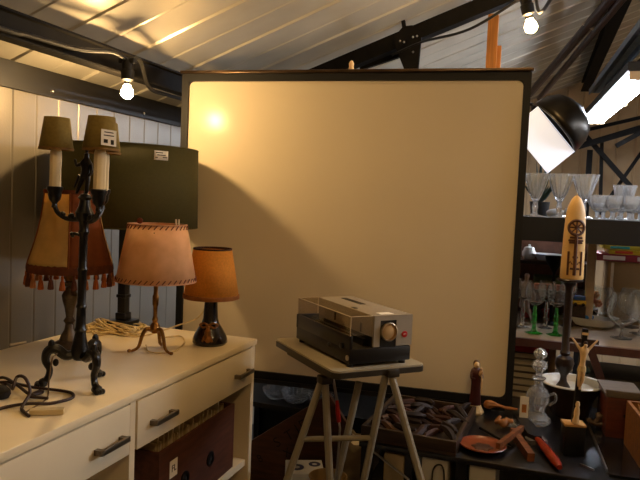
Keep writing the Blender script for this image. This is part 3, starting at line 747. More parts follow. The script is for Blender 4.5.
# ---------------------------------------------------------------- black tables under the board
M_tb = mat('black lacquered table', '#101013', .30, var=.2, scale=6, coat=.2)
TX0, TX1, TY0, TY1 = -.395, .62, 1.500, 2.06
tb = thing('black_table', 'low black lacquered table spread with bric-a-brac below the board', 'table', ((TX0+TX1)/2, (TY0+TY1)/2, 0))
c = Vector(((TX0+TX1)/2, (TY0+TY1)/2, 0))
MB().span(Vector((TX0, TY0, .607))-c, Vector((TX1, TY1, .62))-c, bev=.002).build('table_top', M_tb, tb)
for x in (-.380, -.278, -.150, .10, .33, .595):
    for y in (TY0+.03, TY1-.03): MB().box(Vector((x, y, .3035))-c, (.026, .026, .607)).build('leg', M_tb, tb)
MB().span(Vector((TX0+.01, TY0+.01, .485))-c, Vector((TX1-.01, TY1-.055, .50))-c).build('lower_shelf', M_tb, tb)
b2 = thing('black_shelf_table', 'low matte black shelf unit left of the table, holding cut glass bowls', 'shelf unit', (-.72, 1.99, 0))
c2 = Vector((-.72, 1.99, 0))
MB().span(Vector((-.98, 1.835, .545))-c2, Vector((-.42, 2.2, .56))-c2).build('shelf_board', M_blackmatte, b2)
MB().span(Vector((-.98, 1.835, .15))-c2, Vector((-.42, 2.2, .165))-c2).build('shelf_board', M_blackmatte, b2)
for x in (-.97, -.43):
    for y in (1.85, 2.185): MB().box(Vector((x, y, .273))-c2, (.02, .02, .545)).build('post', M_blackmatte, b2)
MB().span(Vector((-.98, 2.201, 0))-c2, Vector((-.42, 2.21, .86))-c2).build('back_panel', M_blackmatte, b2)  # added sheet, made tall to keep light from behind off the shelf

def cut_bowl(name, label, p, s=1.0, group=None, cat='bowl'):
    o = MB()
    n = 32
    prof = [(0, 0), (.030, 0), (.034, .006), (.050, .022), (.057, .045), (.054, .045), (.046, .024), (.030, .010), (0, .008)]
    o.lathe([(r*s, z*s) for r, z in prof], n=n, flute=.10, nf=16)
    o = o.build(name, M_crystal, sharp=2); o.location = p
    return tag(o, label, cat, group)
cut_bowl('glass_bowl', 'left cut-glass bowl on the black shelf below the board', (-.785, 1.905, .561), .72)
cut_bowl('glass_bowl', 'middle cut-glass bowl on the black shelf below the board, right of a smaller one', (-.712, 1.893, .561), .82)
cut_bowl('glass_bowl', 'right cut-glass bowl on the black shelf, partly behind the stand leg', (-.632, 1.905, .561), .72)
t_ = MB().prism([(0, 0), (.055, .0), (.045, .05)], .002, frame(Vector((0, 0, 0)), E_R, Z, E_F)).build('paper_flag', mat('grey blue card', '#5a6068', .7, var=.1)); t_.location = (-.80, 1.90, .167)
t_.rotation_euler = (0, R(0), 0); tag(t_, 'small grey triangular card on the lower level of the black shelf', 'card')

# wooden plank with stencilled letters leaning diagonally
qa = ony(236, 492, 1.76); qb = ony(345, 378, 1.76)
pk_y = 1.776
A = ony(262, 480, pk_y); B = ony(352, 424, pk_y)
dr = (B-A).normalized(); up_ = Vector((-dr.z, 0, dr.x))
if up_.z < 0: up_ = -up_
# crate side board: axis along dr, placed so that its upper edge follows the photographed slope
U = ony(255, 438, pk_y); V = ony(322, 398, pk_y); du = (V-U).normalized(); nu = Vector((-du.z, 0, du.x))
Lp, Wp = .39, .335
yn = Vector((0, -1, 0))
og = U-du*.10-nu*Wp
crate = thing('wooden_sign_board', 'reddish-brown wooden board with worn black letters leaning behind the stand legs', 'board', og)
fr_ = frame(Vector((0, 0, 0)), du, nu, yn)
MB().prism([(0, 0), (Lp, 0), (Lp, Wp), (0, Wp)], .014, fr_).build('plank', mat('reddish crate wood', '#43240f', .55, var=.3, scale=10, stretch=(1, 8, 8), bump=.2), crate)
ink = mat('faded black paint', '#1c0f0a', .8, var=.2)
for ch, q in (('S', (279, 441)), ('T', (291, 434)), ('I', (299, 428)), ('D', (306, 423))):
    p = ony(q[0], q[1], pk_y); k = (p-U).dot(du)+.10; h_ = Wp+(p-U).dot(nu)
    text('letter', ch, .042, ink, fr_ @ Matrix.Translation((k, h_, .0142)), crate)
for ch, q in (('8', (262, 457)), ('X', (289, 451))):
    p = ony(q[0], q[1], pk_y); k = (p-U).dot(du)+.10; h_ = Wp+(p-U).dot(nu)
    text('letter', ch, .034, ink, fr_ @ Matrix.Translation((k, h_, .0142)), crate)

# boxes and papers under the table
M_cart = mat('grey beige card', '#8f8064', .75, var=.08, scale=10)
M_wcart = mat('pale card', '#a8a49a', .7, var=.06, scale=10)
def carton(name, label, cat, q0, q1, y, dep, m, z0=None, lid=True):
    a = ony(q0[0], q0[1], y); c = ony(q1[0], q1[1], y)
    z0 = a.z if z0 is None else z0
    w = c.x-a.x; h = min(c.z-z0, .1025)
    o = thing(name, label, cat, (a.x, y, z0))
    MB().span((0, 0, 0), (w, dep, h), bev=.002).build('carton_body', m, o)
    if lid: MB().span((.001, .001, h), (w-.001, dep/2-.002, h+.002)).span((.001, dep/2+.002, h), (w-.001, dep-.001, h+.002)).build('flaps', m, o)
    return o
carton('carton', 'plain grey-beige carton under the left end of the black table', 'box', (383, 480), (404, 457), 1.508, .22, M_cart, .501)
carton('carton', 'pale carton under the table, right of the stand leg', 'box', (421, 480), (448, 462), 1.508, .22, M_wcart, .501)
carton('carton', 'pale carton under the table below the terracotta plate', 'box', (469, 480), (496, 469), 1.508, .2, M_wcart, .501)
cx_ = ony(341, 480, 1.66)
bg = thing('paper_bag', 'open grey-beige paper bag with crumpled rim behind the stand legs', 'bag', (cx_.x, 1.655, .30))
b = MB(); wv = ony(371, 470, 1.66).x-cx_.x; hv = ony(350, 443, 1.66).z-.30
n = 14
ring0 = [(0, 0), (wv, 0), (wv, .09), (0, .09)]
def seg(p, q, n): return [(p[0]+(q[0]-p[0])*k/n, p[1]+(q[1]-p[1])*k/n) for k in range(n)]
per = seg(ring0[0], ring0[1], 10)+seg(ring0[1], ring0[2], 8)+seg(ring0[2], ring0[3], 10)+seg(ring0[3], ring0[0], 8)
rows = []
for zz in (0, .33, .66, .9, 1.0):
    rows.append([b.bm.verts.new((x+random.uniform(-.003, .003)*zz, y+random.uniform(-.004, .004)*zz, hv*zz+(random.uniform(-.008, .008) if zz == 1 else 0))) for x, y in per])
for r0, r1 in zip(rows, rows[1:]):
    for k in range(len(per)): b.bm.faces.new((r0[k], r0[(k+1) % len(per)], r1[(k+1) % len(per)], r1[k]))
b.bm.faces.new(rows[0][::-1])
b.build('bag_body', M_cart, bg, wall=.0015)
MB().box((wv*.3, .045, hv*.55), (wv*.5, .05, hv*.8), rot=(.1, .1, 0)).build('wrapped_contents', M_paper, bg)
lb = thing('low_bench', 'low black bench on the floor between dresser and table, holding the paper bag', 'bench', (-.58, 1.65, 0))
MB().span((-.16, -.155, .28), (.165, .155, .299)).build('bench_top', M_blackmatte, lb)
for x in (-.145, .15):
    for y in (-.14, .14): MB().box((x, y, .14), (.02, .02, .28)).build('leg', M_blackmatte, lb)
# blue and white printed box
a = ony(316, 466, 1.62); hp = a.z-.300
bb = thing('printed_box', 'white box with dark blue round prints behind the front stand leg', 'box', (a.x-.025, 1.60, .300), (0, 0, R(24)))
MB().span((-.05, -.04, 0), (.05, .05, hp), bev=.002).build('carton_body', mat('white printed card', '#b9bcc4', .5, var=.03), bb)
M_blue = mat('navy print', '#1c2350', .5, var=.05)
for x, y, r_ in ((-.022, .0, .020), (.028, .02, .016)): MB().lathe([(r_*.45, 0), (r_, 0), (r_, .0006), (r_*.45, .0006), (r_*.45, 0)], (x, y, hp+.0001), 24).build('round_print', M_blue, bb)
MB().span((-.04, -.0405, hp-.07), (.04, -.04, hp-.02)).build('front_print', M_blue, bb)
# round bucket and a bowl
a = ony(328, 476, 1.545); hk = a.z-.300
bk = thing('round_tub', 'round tan tub standing between the stand legs at the bottom edge', 'tub', (a.x, 1.545, .30))
MB().lathe([(0, .0), (.038, 0), (.046, hk-.006), (.050, hk), (.047, hk+.001), (.043, hk-.006), (.036, .006), (0, .006)], n=30).build('tub_body', mat('tan enamel', '#8f7650', .4, var=.1), bk)
a2 = onz(397, 487, .53)
wb = thing('white_rim_bowl', 'small white-rimmed bowl of dark glass pieces at the bottom edge', 'bowl', (a2.x, 1.430, .501))
MB().lathe([(0, 0), (.018, 0), (.027, .016), (.031, .032), (.0285, .032), (.025, .018), (.016, .004), (0, .004)], n=30).build('bowl_body', M_white2, wb)
ps = thing('plant_stool', 'slim dark three-legged stool under the small white-rimmed bowl', 'stool', (a2.x, 1.430, 0))
MB().lathe([(0, .485), (.034, .485), (.034, .500), (0, .500)], n=24).build('seat', M_woodd, ps)
for k in range(3):
    an = 2*PI*k/3+.5; MB().tube([(.02*math.cos(an), .02*math.sin(an), .485), (.030*math.cos(an), .030*math.sin(an), .0)], .005, 8).build('leg', M_woodd, ps)
MB().lathe([(0, .012), (.024, .018), (.023, .024), (0, .022)], n=20, flute=.1, nf=7).build('dark_filling', mat('dark glossy filling', '#10141a', .1, var=.3), wb)
pts = bez([ony(432, 480, 1.50), ony(433, 470, 1.50), ony(437, 465, 1.50), ony(442, 466, 1.50), ony(444, 474, 1.50), ony(443, 490, 1.50), Vector((-.20, 1.50, .503))], 6)
tag(MB().tube(pts, .002, 6).build('black_cable', M_rubber), 'thin black cable arching in front of the pale carton under the table', 'cable')

# ---------------------------------------------------------------- things on the black table
T = .6205
# wooden tray with dark wooden pieces
ty = thing('wooden_tray', 'dark wooden tray full of brown carved pieces on the black table', 'tray', (-.395, 1.515, T), (0, 0, R(-3)))
tw, td = .232, .30
M_tray = mat('tray wood', '#2f2013', .45, var=.3, scale=14, stretch=(1, 8, 8))
MB().span((0, 0, 0), (tw, td, .006)).build('tray_bottom', M_tray, ty)
for a_, b_ in (((0, 0, .006), (tw, .010, .034)), ((0, td-.010, .006), (tw, td, .034)), ((0, .010, .006), (.010, td-.010, .034)), ((tw-.010, .010, .006), (tw, td-.010, .034))):
    MB().span(a_, b_, bev=.0015).build('rim', M_tray, ty)
random.seed(5)
mp = [mat('carved piece %d' % k, c_, .7, var=.35, scale=30, bump=.3) for k, c_ in enumerate(['#2c140b', '#3d1d10', '#1d0e08', '#5c3d22'])]
LBS = ['dark brown curled carved piece in the wooden tray']
for k in range(36):
    x = .032+(k % 6)*.034+random.uniform(-.004, .004); y = .04+(k//6)*.044+random.uniform(-.006, .006)
    L_ = random.uniform(.055, .085); w_ = random.uniform(.014, .022)
    pts = bez([(-L_/2, 0, .004), (-L_/4, random.uniform(-.006, .006), random.uniform(.004, .008)), (L_/5, random.uniform(-.008, .008), random.uniform(.003, .007)), (L_/2, 0, .004)], 4)
    n = len(pts); b = MB().tube(pts, [w_*.5*(.35+.65*math.sin(PI*(i+.7)/(n+.4))) for i in range(n)], 6)
    o = b.build('carved_piece', mp[3 if k in (1, 12) else k % 3], sharp=25)
    v = Matrix.Rotation(R(-3), 3, 'Z') @ Vector((x, y, 0)); o.location = (-.395+v.x, 1.515+v.y, T+.016+.008*(k % 3)); o.rotation_euler = (random.uniform(-.3, .3), random.uniform(-.25, .25), random.choice([.5, -.6, 1.2, 2.2]))
    tag(o, 'brown curled carved wooden piece heaped in the dark wooden tray', 'carving', 'carved pieces in the wooden tray')
# terracotta plate
pl_ = onz(482, 450, T); 
pt = thing('terracotta_plate', 'round terracotta plate with dark central relief on the black table edge', 'plate', (pl_.x, pl_.y+.005, T))
MB().lathe([(0, 0), (.028, 0), (.032, .003), (.050, .009), (.055, .013), (.0535, .0145), (.048, .011), (.030, .006), (0, .005)], n=40).build('plate_body', mat('terracotta glaze', '#7a3719', .3, var=.15, scale=20), pt)
MB().lathe([(0, .005), (.012, .008), (.022, .0072), (.025, .005), (0, .0045)], n=30, flute=.15, nf=6).build('relief', mat('dark relief', '#3d2112', .5, var=.3), pt)
# saint statuette
sx = ony(474, 420, 1.855); s0 = Vector((sx.x, 1.850, T))
sa = thing('saint_statuette', 'small dark red robed saint statuette holding a child in front of the board', 'statuette', s0, (0, 0, R(12)))
MB().lathe([(0, 0), (.024, 0), (.025, .006), (.022, .010), (.0185, .018), (.0165, .024), (0, .026)], n=20, flute=.06, nf=7).build('base', mat('cream plaster', '#c2a877', .6, var=.2, scale=60, bump=.3), sa)
MB().lathe([(0, .022), (.0165, .022), (.0155, .035), (.013, .06), (.0125, .085), (.0145, .10), (.0165, .112), (.014, .124), (.007, .130), (0, .131)], n=20, flute=.06, nf=9, sy=.8).build('robe', mat('dark red robe', '#3d120e', .45, var=.25, scale=40), sa)
MB().ball((-.001, -.001, .138), (.0085, .0085, .0105), 14).ball((-.001, -.009, .1375), (.0018, .0022, .0022), 8).build('head', M_ivory, sa)
MB().lathe([(0, .151), (.006, .149), (.0095, .143), (.0098, .137), (.0085, .134), (0, .14)], (-.001, .002, 0), 16).build('hair', mat('brown hair', '#3d2212', .7, var=.2), sa)
skin('arms', [(0, -.004, .118), (-.014, -.006, .112), (-.015, -.013, .100), (-.004, -.016, .102), (.014, -.006, .112), (.015, -.013, .104), (.007, -.016, .106)], [(0, 1), (1, 2), (2, 3), (0, 4), (4, 5), (5, 6)], [.005, .005, .004, .0028, .005, .004, .0028], MATS['dark red robe'], sa)
ch = skin('child', [(.009, -.013, .108), (.010, -.013, .118), (.011, -.013, .126), (.011, -.014, .133), (.006, -.016, .121), (.015, -.017, .121)], [(0, 1), (1, 2), (2, 3), (1, 4), (1, 5)], [.006, .0055, .003, .0055, .0022, .0022], mat('child plaster', '#a8845a', .6, var=.15), sa)
MB().tube(bez([(.012, -.016, .112), (.014, -.017, .09), (.015, -.016, .062)], 4), .0022, 6).build('lily_stem', M_ivory, sa)
# wooden brush in board tray
a = Vector((-.175, 1.884, .656-.025)); 
b = MB().tube(bez([(-.048, 0, .006), (-.03, 0, .011), (-.008, 0, .010), (.012, 0, .006), (.044, -.002, .006)], 5), [.004, .009, .012, .013, .013, .012, .011, .009, .008, .006, .005, .0045, .0045, .0045, .0045, .0045, .0045, .0045, .004, .004, .003][:21], 8)
o = b.build('wooden_brush', mat('orange brown wood', '#9a5f28', .45, var=.25, scale=20, stretch=(1, 8, 8))); o.location = (-.085, 1.872, .6345); o.rotation_euler = (0, 0, BA)
tag(o, 'orange-brown wooden brush lying along the ledge below the board corner', 'brush')
# small card by the decanter
cdp = Vector((onz(528, 413, T).x-.004, 1.85, T))
o = thing('small_picture_card', 'small white card with an orange emblem propped beside the crystal decanter', 'card', (cdp.x-.006, 1.80, T), (0, 0, R(10)))
zc2 = ony(528, 403, 1.80).z-T
MB().box((0, 0, zc2/2+.008), (.022, .003, zc2+.016)).build('card_sheet', M_tag, o)
MB().box((0, -.0018, zc2*.75), (.012, .0006, .022)).build('emblem', mat('orange print', '#a8692a', .6, var=.2), o)
MB().box((0, .008, .004), (.02, .02, .008)).build('stand_block', M_woodd, o)
# crystal decanter
p = Vector((.010, 1.835, T))
dcn = thing('crystal_decanter', 'tall ornate cut-crystal decanter with stopper beside the dark bowl', 'decanter', p)
MB().lathe([(0, 0), (.030, 0), (.034, .006), (.033, .018), (.026, .026), (.018, .034), (.020, .045), (.027, .060), (.028, .080), (.022, .095), (.012, .105), (.010, .118), (.017, .124), (.017, .128), (.009, .130), (0, .130)], n=24, flute=.06, nf=8).build('bottle', M_crystal, dcn, sharp=15)
MB().lathe([(0, .131), (.008, .133), (.006, .140), (.016, .150), (.020, .160), (.015, .170), (.007, .176), (.014, .184), (.017, .194), (.010, .204), (0, .208)], n=16, flute=.08, nf=6).build('stopper', M_crystal, dcn, sharp=15)
MB().tube(bez([(.026, 0, .080), (.042, -.004, .088), (.045, -.004, .070), (.030, 0, .055)], 5), .004, 8).build('handle', M_crystal, dcn)
# cleaver-like knife with red handle
k0 = onz(518, 414, T+.02); k1 = onz(560, 463, T+.02)
dk = (k1-k0).normalized(); xk = Vector((dk.y, -dk.x, 0)).normalized()
kn = thing('wallpaper_brush', 'black-headed tool with glossy red-orange handle lying across the table', 'brush', k0)
FK = frame(Vector((0, 0, 0)), dk, Vector((-dk.y, dk.x, 0)), Z)
Lk = (k1-k0).length; h0 = Lk*.52
MB().prism([(0, -.014), (h0*.9, -.019), (h0, -.008), (h0, .010), (h0*.85, .018), (0.01, .016)], .02, FK @ Matrix.Translation((0, 0, -.018))).build('head', M_black, kn)
MB().tube([FK @ Vector(v) for v in [(h0, 0, -.006), (h0+.02, 0, -.004), (h0+.06, 0, -.006), (Lk-.02, 0, -.008), (Lk, 0, -.010)]], [.007, .009, .011, .010, .006], 12).build('handle', mat('red orange lacquer', '#8c2a10', .25, var=.15), kn)
# brown wooden pieces near the brush
def woodbit(q0, q1, w, h, label, m=M_wood, z=0, name='wooden_block'):
    a = onz(*q0, T+h/2+z); c = onz(*q1, T+h/2+z); mdl = (a+c)/2
    o = MB().bar(a-mdl, c-mdl, h, w, up=Vector((0, 0, 1))).build(name, m); o.location = mdl
    return tag(o, label, 'wood block')
woodbit((513, 432), (531, 458), .022, .016, 'brown wooden bar lying below the black-headed tool', M_wood)
woodbit((498, 446), (522, 428), .014, .010, 'slim brown wooden stick crossing under the larger wooden bar', M_wood, .017, 'wooden_stick')
a = onz(503, 428, T); 
o = skin('driftwood_figure', [(0, 0, .012), (.012, .002, .018), (.026, .0, .022), (-.014, .004, .016), (-.024, 0, .010), (.006, -.012, .006), (.010, .012, .026), (-.008, .008, .030)], [(0, 1), (1, 2), (0, 3), (3, 4), (0, 5), (0, 6), (3, 7)], [.010, .009, .005, .008, .005, .005, .005, .004], mat('tan carved wood', '#8a5a30', .5, var=.3, scale=40, bump=.3))
o.location = (a.x, a.y, T+.0005); tag(o, 'knobbly tan wooden carving between the terracotta plate and the decanter', 'carving')
a = onz(497, 440, T)
tag(MB().tube([onz(480, 428, T+.005), onz(512, 446, T+.005)], [.0035, .0025], 8).build('metal_rod', M_steel), 'dark thin rod lying behind the terracotta plate', 'rod')
# glass ashtray near the tool
cut_bowl('glass_dish', 'small cut-glass dish around the decanter foot, behind the black-headed tool', (-.040, 1.765, T), .42)
o = MB().prism(rrect(.05, .035, .008), .012).build('soap_dish', mat('grey stone', '#575450', .5, var=.2)); a = onz(533, 445, T); o.location = (a.x-.01, a.y-.01, T); o.rotation_euler = (0, 0, .4)
tag(o, 'small grey rounded stone dish beside the wooden bar', 'dish')

# brown bowl with pale inside, holding the candle stand
bc = Vector((.098, 1.955, T)); rz_ = H-.485-T
bw = thing('brown_basin', 'round brown basin with pale enamel inside and white rim at the right', 'basin', bc)
MB().lathe([(0, 0), (.045, 0), (.052, .008), (.060, rz_*.5), (.082, rz_-.004), (.086, rz_), (.082, rz_+.001), (.070, rz_-.016), (.04, rz_-.026), (0, rz_-.028)], n=44).build('basin_body', mat('brown glaze', '#2c1c12', .3, var=.3), bw)
MB().lathe([(.0822, rz_+.0012), (.0702, rz_-.0152), (.0402, rz_-.0252), (0, rz_-.0272), (0, rz_-.0262), (.040, rz_-.0242), (.0700, rz_-.0142), (.0815, rz_+.002), (.0822, rz_+.0012)], n=44).build('pale_inside', mat('pale enamel', '#c9c5b6', .3, var=.06), bw)
MB().lathe([(.080, rz_-.001), (.0875, rz_-.001), (.0885, rz_+.002), (.0865, rz_+.0045), (.081, rz_+.0035), (.080, rz_-.001)], n=44).build('white_rim', M_white2, bw)
# candle stand
cs0 = Vector((.076, 1.95, T+rz_-.0255))
zt = (H-.191)-cs0.z; zc1 = (H+.042)-cs0.z
M_dw = mat('dark turned wood', '#1f120b', .35, var=.3, scale=20)
cs = thing('candle_stand', 'tall dark turned wooden candlestick rising from the brown basin', 'candlestick', cs0)
MB().lathe([(0, 0), (.018, 0), (.021, .006), (.019, .014), (.010, .028), (.0085, .040), (.010, .046), (.022, .064), (.026, .080), (.023, .094), (.012, .102), (.015, .110), (.011, .116), (.011, zt-.055), (.012, zt-.045), (.010, zt-.036), (.012, zt-.022), (.020, zt-.010), (.0345, zt-.006), (.036, zt-.002), (.034, zt), (0, zt)], n=22).build('turned_stem', M_dw, cs)
cn_ = thing('decorated_candle', 'tall orange-cream bullet-shaped candle with a brown relief emblem', 'candle', cs0+Vector((.004, 0, zt+.0005)), (0, 0, R(12)))
hc = zc1-zt
MB().lathe([(0, 0), (.030, 0), (.032, .004), (.0315, .03), (.029, hc*.55), (.026, hc*.78), (.021, hc*.88), (.013, hc*.96), (.004, hc), (0, hc)], n=32, sy=.75).tube([(0, 0, hc-.002), (.001, 0, hc+.006)], .001, 5).build('wax_body', mat('amber cream wax', '#cda565', .5, var=.12, scale=14), cn_)
# relief emblem on the near side (wheel cross, column, panel)
M_rel = mat('brown relief wax', '#4a2812', .55, var=.3, scale=50)
def wax(x, z):
    rr = .0315-(z/hc)*.0055 if z < hc*.6 else .0285-(z/hc-.6)*.012
    return Vector((x, -.75*math.sqrt(max(1e-6, rr*rr-x*x))-.0002, z))
b = MB(); zc_ = hc*.62; rw = .0200
ringp = [wax(rw*math.cos(2*PI*k/28), zc_+rw*math.sin(2*PI*k/28)) for k in range(29)]
b.tube(ringp, .0042, 6)
for an in (45, 90, 135, 0):
    c_, s_2 = math.cos(R(an)), math.sin(R(an)); b.tube([wax(rw*c_*t, zc_+rw*s_2*t) for t in (-1, -.5, 0, .5, 1)], .0022, 6)
b.tube([wax(0, z) for z in (.012, .03, .05, .07, .09, zc_-rw)], .0052, 6)
for z, w_ in ((zc_-rw-.008, .016), (zc_-rw-.016, .019), (zc_-rw-.022, .017), (.062, .007), (.03, .012)):
    b.tube([wax(x, z) for x in (-w_, -w_/2, 0, w_/2, w_)], .0032, 6)
for s in (-1, 1):
    b.tube([wax(s*.017, z) for z in (.012, .04, .06, .078)], .0032, 6)
    b.tube([wax(s*x, z) for x, z in ((.017, .04), (.012, .05), (.006, .042))], .0018, 6)
b.build('relief_emblem', M_rel, cn_)
# crucifix on a dark block
cb = onz(572, 456, T); cb = Vector((cb.x, cb.y+.015, T))
y_c = cb.y; topz = ony(575, 328, y_c).z; blk = ony(574, 425, y_c).z-T
bk_ = thing('dark_box', 'upright dark box with pale top edge standing below the crucifix', 'box', cb, (0, 0, R(14)))
MB().span((-.024, -.016, 0), (.024, .02, blk), bev=.002).build('box_body', M_black, bk_)
MB().span((-.025, -.017, blk), (.025, .021, blk+.006), bev=.001).build('lid', mat('pale wood lid', '#b98f56', .45, var=.1), bk_)
cr0 = Vector((cb.x, cb.y, T+blk+.0065))
hx = topz-cr0.z
cx = thing('crucifix', 'black cross with ivory figure standing on the dark box', 'crucifix', cr0, (0, R(3), R(14)))
MB().span((-.006, -.004, 0), (.006, .004, hx)).build('upright', M_black, cx)
MB().span((-.034, -.0035, hx-.034), (.034, .0035, hx-.024)).build('crossbar', M_woodd, cx)
zz = hx-.030
skin('corpus', [(0, -.009, zz-.062), (0, -.010, zz-.045), (0, -.010, zz-.028), (0, -.010, zz-.016), (.001, -.012, zz-.010), (.002, -.014, zz-.003),
                (-.009, -.010, zz-.018), (-.020, -.008, zz-.004), (-.030, -.006, zz+.008), (.009, -.010, zz-.018), (.020, -.008, zz-.004), (.030, -.006, zz+.008),
                (-.004, -.010, zz-.068), (-.005, -.013, zz-.088), (-.002, -.008, zz-.108), (.004, -.010, zz-.068), (.004, -.013, zz-.088), (.001, -.008, zz-.108), (0, -.012, zz-.114)],
     [(0, 1), (1, 2), (2, 3), (3, 4), (4, 5), (3, 6), (6, 7), (7, 8), (3, 9), (9, 10), (10, 11), (0, 12), (12, 13), (13, 14), (0, 15), (15, 16), (16, 17), (17, 18)],
     [.007, .0065, .0085, .008, .003, .0058, .004, .0028, .0022, .004, .0028, .0022, .005, .004, .0028, .005, .004, .0028, .0025], M_ivory, cx)
MB().lathe([(0, zz-.072), (.0095, zz-.070), (.0088, zz-.060), (.0075, zz-.056), (0, zz-.056)], (0, -.010, 0), 14, flute=.1, nf=6).build('loincloth', MATS['cream plaster'], cx)
ch_ = skin('hair', [(.002, -.011, zz+.0035), (.002, -.010, zz-.002), (-.003, -.009, zz-.008)], [(0, 1), (1, 2)], [.0045, .005, .0025], mat('brown hair'.replace('brown', 'dark'), '#3a2414', .7), cx)
zb = .018
MB().lathe([(0, 0), (.008, 0), (.0085, .008), (.006, .016), (.0075, .026), (.006, .036), (.004, .040), (.0055, .046), (.0035, .053), (0, .054)], (0, -.012, .001), 14, sy=.7).build('mourner_figure', M_ivory, cx)
MB().span((-.0075, -.0048, hx-.014), (.0075, -.0041, hx-.008)).build('scroll', M_ivory, cx)
# dark lidded shapes behind the crucifix
o = skin('metal_flowers', [(0, 0, .01), (.02, 0, .03), (.035, .01, .045), (.012, .01, .045), (.03, -.01, .02), (-.01, 0, .03), (.045, 0, .03)], [(0, 1), (1, 2), (1, 3), (0, 4), (0, 5), (4, 6)], [.010, .009, .008, .008, .007, .008, .007], mat('brown metal leaves', '#4a3a2c', .4, .4, var=.3, scale=60, bump=.5))
o.location = (.150, 1.850, T+.001); tag(o, 'cluster of brown metal leaves between the crucifix and the wooden box', 'ornament')
# black framed picture lying on the table, metallic edge
fa = onz(581, 405, T+.006); fb = onz(611, 478, T+.006); fc = onz(578, 469, T+.006)
df = (fb-fa); lf = df.length; df.normalize(); nf_ = Vector((df.y, -df.x, 0))
fo = thing('picture_frame', 'black glazed picture frame with thin silver edge lying flat at lower right', 'picture frame', (fa.x, fa.y, T))
FF = frame(Vector((0, 0, 0)), df, Vector((-df.y, df.x, 0)), Z)
if (FF @ Vector((0, .1, 0))).x > 0: s = -1
else: s = 1
wf = -.11*s*-1
b = MB().box(FF @ Vector((lf/2, 0, .005)), (1, 1, 1)) if False else None
def fbox(a, b_, m, nm):
    bb = MB().span(a, b_); bmesh.ops.transform(bb.bm, matrix=FF, verts=bb.bm.verts[:]); return bb.build(nm, m, fo)
sg = 1 if (FF @ Vector((0, 1, 0))).x > 0 else -1
fbox((.01, 0, 0), (lf-.02, sg*.16, .006), mat('glossy dark glass', '#15171b', .12, var=.1), 'glass_pane')
fbox((0, -sg*.003, 0), (lf*.92, 0, .009), M_chrome, 'silver_edge')
e0 = onz(580, 464, T+.004); e1 = onz(594, 470, T+.004)
tag(MB().bar(e0, e1, .004, .004).build('silver_ruler', M_chrome), 'short thin silver rod on the table front edge at lower right', 'rod')

# wooden boxes with shredded packing
M_rw = mat('red brown wood', '#552512', .4, var=.3, scale=10, stretch=(1, 8, 8), bump=.1)
M_tw = mat('tan wood', '#7d4f22', .45, var=.25, scale=10, stretch=(1, 8, 8), bump=.1)
M_gw = mat('grey weathered wood', '#5f564c', .6, var=.15, scale=10, stretch=(1, 8, 8))
p = Vector((.178, 1.79, T)); hb = ony(603, 396, 1.79).z-T
wx = thing('wooden_box', 'red-brown wooden box with grey top at the right end of the table', 'box', p, (0, 0, R(4)))
MB().span((0, 0, 0), (.088, .15, hb), bev=.002).build('box_body', M_rw, wx)
MB().span((-.004, -.004, hb+.0002), (.24, .012, hb+.018), bev=.001).span((-.004, .012, hb+.0002), (.088, .15, hb+.006)).build('top_panel', M_gw, wx)
MB().span((.040, -.0006, hb*.55), (.062, 0, hb*.62)).build('keyhole', M_ink, wx)
p2_ = Vector((.235, 1.60, T)); 
w2 = thing('open_wooden_crate', 'tan open wooden crate of pale packing straw at the right photo edge', 'crate', p2_, (0, 0, R(6)))
hb2 = .115
for a_, b_ in (((0, 0, 0), (.2, .16, .008)), ((0, 0, .008), (.2, .008, hb2)), ((0, .152, .008), (.2, .16, hb2)), ((0, .008, .008), (.008, .152, hb2)), ((.192, .008, .008), (.2, .152, hb2))):
    MB().span(a_, b_).build('side_panel', M_tw, w2)
o = MB(); random.seed(3)
for k in range(700):
    c_ = Vector((random.uniform(.016, .184), random.uniform(.016, .144), random.uniform(.04, hb2+.012)))
    o.box(c_, (.016, .002, .0012), rot=(random.uniform(-1, 1), random.uniform(-1, 1), random.uniform(0, 3)))
o = o.build('packing_straw', mat('pale straw', '#b39a6c', .8, var=.2)); o.location = p2_; o.rotation_euler = (0, 0, R(6))
tag(o, 'pale packing straw heaped in the tan crate', 'straw', kind='stuff')
o = MB()
for k in range(500):
    c_ = Vector((random.uniform(.094, .22), random.uniform(.03, .14), hb+random.uniform(-.03, .022)))
    o.box(c_, (.013, .002, .0012), rot=(random.uniform(-1, 1), random.uniform(-1, 1), random.uniform(0, 3)))
o = o.build('paper_shreds', mat('pale paper shreds', '#c5b494', .8, var=.15)); o.location = p; tag(o, 'pale paper shreds piled behind the grey top of the red-brown box', 'shreds', kind='stuff')
tb2 = MB().span((.092, .02, 0), (.24, .15, hb-.032)).build('shallow_carton', M_cart); tb2.location = p; tag(tb2, 'plain carton carrying the paper shreds beside the red-brown box', 'box')

